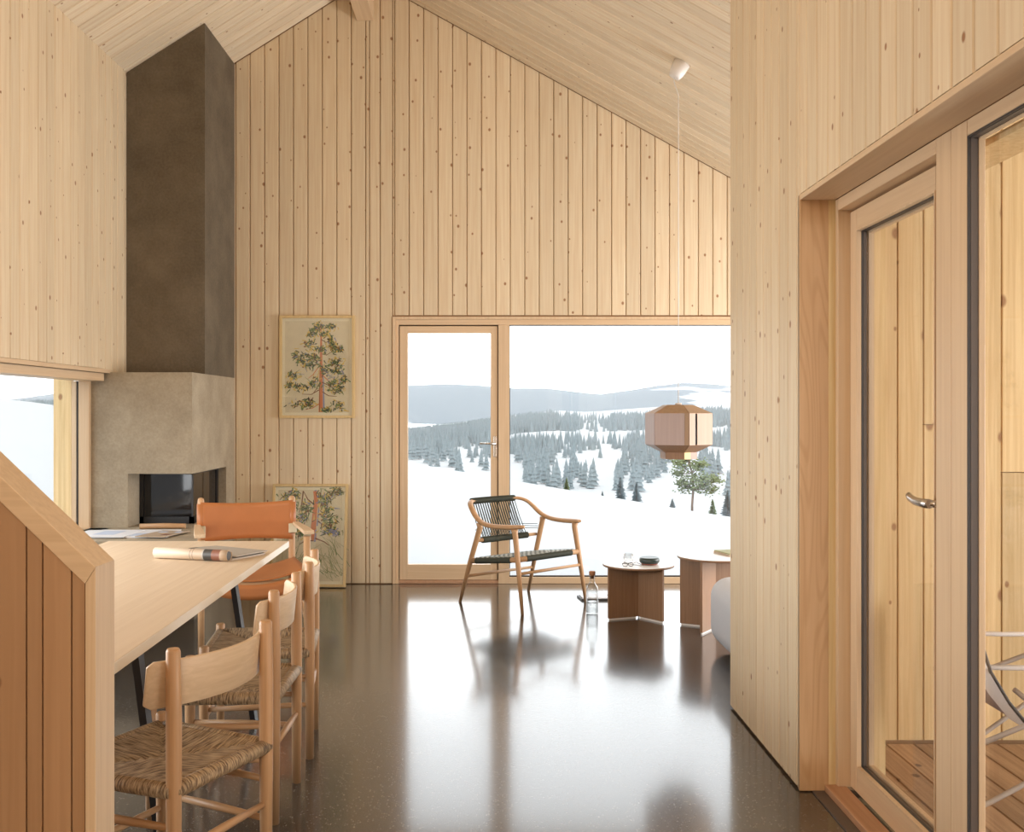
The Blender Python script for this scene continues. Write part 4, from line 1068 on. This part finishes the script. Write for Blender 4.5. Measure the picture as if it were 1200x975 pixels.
# ================================================================== SIDE TABLES
def side_table(label, cx, cy, R_, Rp, H_, angs):
    t = thing('side_table', label, 'side table', (cx, cy, 0), 0, 'round side tables by the window')
    for a in angs:
        a = R(a); d = Vector((math.cos(a), math.sin(a), 0)); n = Vector((-d.y, d.x, 0))*.009
        o = Vector((0, 0, .012)); e = d*Rp
        p = MB(); p.prism([o - n + d*.003, o + e - n, o + e + n, o + n + d*.003], (0,0,H_-.012-.0165)); p.build('panel', M['walZ'], t, world=False, bevel=.0015)
        p = MB(); p.prism([Vector((0,0,0)) - n*.5 + d*.02, e*.97 - n*.5, e*.97 + n*.5, n*.5 + d*.02], (0,0,.0115)); p.build('foot', M['white'], t, world=False)
    p = MB(); p.lathe([(R_-.004, H_-.016), (R_, H_-.013), (R_, H_-.006), (R_-.002, H_-.003)], n=64); p.build('top', M['walX'], t, world=False)
    p = MB(); p.lathe([(R_-.002, H_-.0029), (R_-.002, H_)], n=64); p.build('top_sky_sheen', M['skysheen'], t, world=False)
    return t
T1 = (1.024, 7.02); T1H = .372
side_table('lower round brown oak side table with sky sheen painted on its top, holding the dark bowl', T1[0], T1[1], .243, .232, T1H, (-53, -159, 74))
T2 = (1.475, 6.68); T2H = .475
side_table('taller round brown oak side table with sky sheen painted on its top, beside the grey sofa', T2[0], T2[1], .243, .235, T2H, (236, 151, 20))

# bowl, glasses, tumbler, carafe, books
bx, by = UX(761, 6.98), 6.98
bw = thing('bowl', 'small dark green lidded bowl on the lower side table', 'bowl', (bx, by, T1H))
MB().lathe([(.040, 0), (.056, .004), (.060, .010)], c=(bx, by, T1H), n=32).build('base', M['terracotta'], bw)
MB().lathe([(.060, .0101), (.068, .020), (.069, .034), (.064, .046), (.058, .049), (.052, .047)], c=(bx, by, T1H), n=32).build('body', M['green_dark'], bw)
gxp, gyp = UX(736.5, 7.10), 7.10
tb = MB(); tb.lathe([(.030, 0), (.036, .006), (.036, .060), (.0335, .060), (.033, .010), (.012, .008)], c=(gxp, gyp, T1H+.0005), n=28)
tag(tb.build('tumbler', M['clear']), 'clear glass tumbler standing on the lower side table', 'glass')
ey = thing('eyeglasses', 'folded thin black eyeglasses lying on the lower side table', 'eyeglasses', (UX(737, 6.88), 6.88, T1H))
ex, eyy = UX(736, 6.88), 6.88
for k in (0, 1):
    c0 = Vector((ex - .020 + .040*k, eyy + .01*k, T1H+.0135)); p = MB()
    p.tube([c0 + Vector((.017*math.cos(q), .006*math.sin(q), .011*math.sin(q))) for q in [2*math.pi*i/16 for i in range(16)]], .0022, 6, closed=True); p.build('rim', M['black'], ey)
MB().tube([(ex-.003, eyy+.005, T1H+.020), (ex+.003, eyy+.005, T1H+.020)], .002, 6).build('bridge', M['black'], ey)
MB().tube([(ex+.041, eyy+.012, T1H+.022), (ex+.06, eyy+.04, T1H+.026), (ex+.10, eyy+.065, T1H+.003)], .0018, 6).build('temple', M['black'], ey)
MB().tube([(ex-.041, eyy, T1H+.022), (ex+.02, eyy+.028, T1H+.012), (ex+.085, eyy+.03, T1H+.003)], .0018, 6).build('temple', M['black'], ey)
cbx, cby = UX(694, 7.17), 7.17
cf = thing('carafe', 'clear glass water carafe with cork stopper standing on the floor', 'carafe', (cbx, cby, 0))
MB().lathe([(.038, .001), (.043, .006), (.043, .17), (.040, .188), (.022, .212), (.018, .225), (.018, .262), (.020, .266), (.0165, .266), (.0155, .225), (.0195, .211), (.0375, .186), (.0405, .168), (.0405, .010), (.01, .008)], c=(cbx, cby, 0), n=32).build('bottle', M['clear'], cf)
MB().lathe([(.0395, .0105), (.0400, .085)], c=(cbx, cby, 0), n=32).build('water', M['water'], cf)
MB().lathe([(.0145, .245), (.0155, .266), (.022, .268), (.0225, .292), (.018, .297)], c=(cbx, cby, 0), n=20).build('stopper', M['cork'], cf)
bkf = MB(); sheet(bkf, (.80, 7.75), .24, .17, .12, .001, 1, .012); sheet(bkf, (.795, 7.745), .20, .16, .05, .0135, 0, .008)
tag(bkf.build('floor_book', [M['paper'], M['paperdark']]), 'thin pale book lying on the floor behind the carafe', 'book')
bk2 = MB(); sheet(bk2, (1.60, 6.74), .16, .20, .3, T2H+.0005, 0, .012); sheet(bk2, (1.60, 6.74), .155, .195, .3, T2H+.013, 1, .006)
tag(bk2.build('pale_book', [M['papercream'], M['a_sage']]), 'pale olive book lying on the taller side table', 'book')

# ================================================================== SOFA
sx0, sy0 = 1.318, 4.98; sx1, sy1 = 2.55, 6.18
so = thing('sofa', 'light grey upholstered sofa half hidden behind the partition', 'sofa', ((sx0+sx1)/2, (sy0+sy1)/2, 0))
MB().box((sx0, sy0, .03), (sx1, sy1, .43)).build('seat', M['sofa'], so, bevel=.11, seg=8)
MB().box((sx0+.05, sy0, .432), (sx1, sy0+.25, .80)).build('backrest', M['sofa'], so, bevel=.09, seg=6)
for (a, b) in ((sx0+.14, sy0+.14), (sx1-.14, sy0+.14), (sx0+.14, sy1-.14), (sx1-.14, sy1-.14)):
    MB().lathe([(.02, 0), (.022, .034)], c=(a, b, 0), n=12).build('leg', M['black'], so)
for o in so.children:
    if o.name.startswith(('seat', 'backrest')):
        for p_ in o.data.polygons: p_.use_smooth = True

# ================================================================== PENDANT LAMP
LY = 6.782; LX = UX(795, LY); CX_, CZ_ = UX(799, LY), roof(UX(799, LY))
pl = thing('pendant_lamp', 'faceted wooden veneer pendant lamp hanging in front of the window', 'pendant lamp', (LX, LY, UZ(538, LY)))
nr = oR
cn = MB(); pts = []
c0 = Vector((CX_, LY, CZ_)) - nr*.001; tq = nr.orthogonal().normalized(); bq = nr.cross(tq)
cn.tube([c0, c0 - nr*.07, c0 - nr*.10, c0 - nr*.104], [.058, .050, .040, .03], 24)
cn.build('canopy', M['white'], pl)
cd = MB(); ce_ = c0 - nr*.10
cd.tube([ce_, ce_ + Vector((-.004, 0, -.03)), (LX, LY, ce_.z-.12), (LX, LY, UZ(474, LY))], .0028, 6); cd.build('cord', M['white'], pl)
k_ = F/LY
ZA, ZB_, ZC_, ZD_, ZE_ = UZ(474.5, LY), UZ(484.3, LY), UZ(520.7, LY), UZ(529.6, LY), UZ(537.5, LY)
RA, RB, RC_ = 15.8*1.12/k_, 40.0/k_, 20.2*1.08/k_
ang0 = R(-23)
def hexp(r, z, i): 
    a = ang0 - R(60)*i
    return Vector((LX + r*math.cos(a), LY + r*math.sin(a), z))
for i in range(6):
    # each facet of the shade is a thin veneer panel; facets 1 (front left) and 0 (front right) face the camera
    def panel(nm, mat, r0, z0, r1, z1, u0=0.0, u1=1.0, out=.0):
        a0p, b0p = hexp(r0+out, z0, i).lerp(hexp(r0+out, z0, i+1), u0), hexp(r0+out, z0, i).lerp(hexp(r0+out, z0, i+1), u1)
        a1p, b1p = hexp(r1+out, z1, i).lerp(hexp(r1+out, z1, i+1), u0), hexp(r1+out, z1, i).lerp(hexp(r1+out, z1, i+1), u1)
        c_in = Vector((LX, LY, (z0+z1)/2)); nn = (b0p-a0p).cross(a1p-a0p).normalized()
        if nn.dot(c_in - a0p) < 0: nn = -nn
        MB().prism([a0p, b0p, b1p, a1p], nn*.003).build(nm, mat, pl)
    e_ = .012
    panel('top_panel', M['beechv'], RA, ZA, RB, ZB_, e_, 1-e_)
    if i == 0:
        panel('side_panel', M['beechv'], RB, ZB_, RB, ZC_, e_, .66); panel('slot', M['black'], RB-.009, ZB_, RB-.009, ZC_, .66, .745); panel('side_panel', M['beechv'], RB, ZB_, RB, ZC_, .745, 1-e_)
    elif i == 1:
        panel('side_panel', M['beechv'], RB, ZB_, RB, ZC_, e_, .13); panel('side_panel', M['rosy'], RB, ZB_, RB, ZC_, .135, 1-e_)
    elif i in (2, 4):
        panel('side_panel', M['rosy'], RB, ZB_, RB, ZC_, e_, 1-e_)
    else:
        panel('side_panel', M['beechv'], RB, ZB_, RB, ZC_, e_, 1-e_)
    panel('lower_panel', M['walZ'], RB, ZC_, RC_, ZD_, e_, 1-e_)
    if i == 0:
        panel('rim_panel', M['walZ'], RC_, ZD_, RC_, ZE_, e_, .5); panel('rim_panel', M['ochre'], RC_, ZD_, RC_, ZE_, .5, .98)
    else:
        panel('rim_panel', M['walZ'], RC_, ZD_, RC_, ZE_, e_, 1-e_)
tp_ = MB(); tp_.prism([hexp(RA, ZA-.001, i) for i in range(6)], (0, 0, -.004)); tp_.build('top_plate', M['beechv'], pl)
MB().lathe([(.022, 0), (.022, .012)], c=(LX, LY, ZA), n=16).build('ferrule', M['white'], pl)

M['bar'] = plain('grey_brown_tube', (.40,.345,.30), .45)
# ================================================================== PORCH SLING CHAIR
pc = thing('sling_chair', 'folding sling chair with grey canvas on the porch deck behind the glass', 'chair', (2.0, 3.71, DZ))
yA, yB_ = 3.44, 3.98
for yy in (yA, yB_):
    z_ = .555
    p = MB(); p.tube([(1.60 if yy == yA else 1.77, yy, z_), (2.0, yy, z_-.008), (2.32, yy, z_-.005)], .0115, 10, asp=.8); p.build('armrest', M['sling'], pc)
    p = MB(); p.tube([(1.60 if yy == yA else 1.77, yy-.02, .285 if yy == yA else .355), (1.82, yy-.02, .375), (2.15, yy-.02, .50), (2.30, yy-.02, .555)], .009, 10); p.build('frame_bar', M['bar'], pc)
    p = MB(); p.tube([(1.60 if yy == yA else 1.78, yy+.012, .055), (1.70 if yy == yA else 1.85, yy+.012, .10), (2.28, yy+.012, .41)], .009, 10); p.build('frame_bar', M['bar'], pc)
    p = MB(); p.tube([(2.30, yy+.03, DZ+.010), (2.02, yy+.03, .27), (1.78, yy+.03, .47)], .009, 10); p.build('frame_bar', M['bar'], pc)
for (xx, zz) in ((1.80, .375), (2.30, .549), (2.30, DZ+.010)):
    p = MB(); p.tube([(xx, yA-.02, zz), (xx, yB_+.03, zz)], .008, 8); p.build('cross_bar', M['bar'], pc)
def slingf(u, v):
    pts = [(1.648,.70),(1.655,.62),(1.68,.54),(1.74,.44),(1.81,.355),(1.90,.30),(2.02,.285),(2.16,.36),(2.28,.46)]
    k = u*(len(pts)-1); i = min(int(k), len(pts)-2); f = k-i
    return (pts[i][0]+(pts[i+1][0]-pts[i][0])*f, yA-.01+.31*v, pts[i][1]+(pts[i+1][1]-pts[i][1])*f)
sl_ = MB(); sl_.grid(slingf, 24, 6); sl_.build('sling', [M['slingdark']], pc, solid=.003)
s2 = MB(); s2.grid(lambda u, v: (slingf(u, v)[0], slingf(u, v*.45)[1]-.004, slingf(u, v)[2]-.012), 24, 4); s2.build('sling_underside', [M['sling']], pc)
h_ = MB(); h_.tube([slingf(k/24, 0) for k in range(25)], .006, 6); h_.build('sling_hem', M['gasket'], pc)
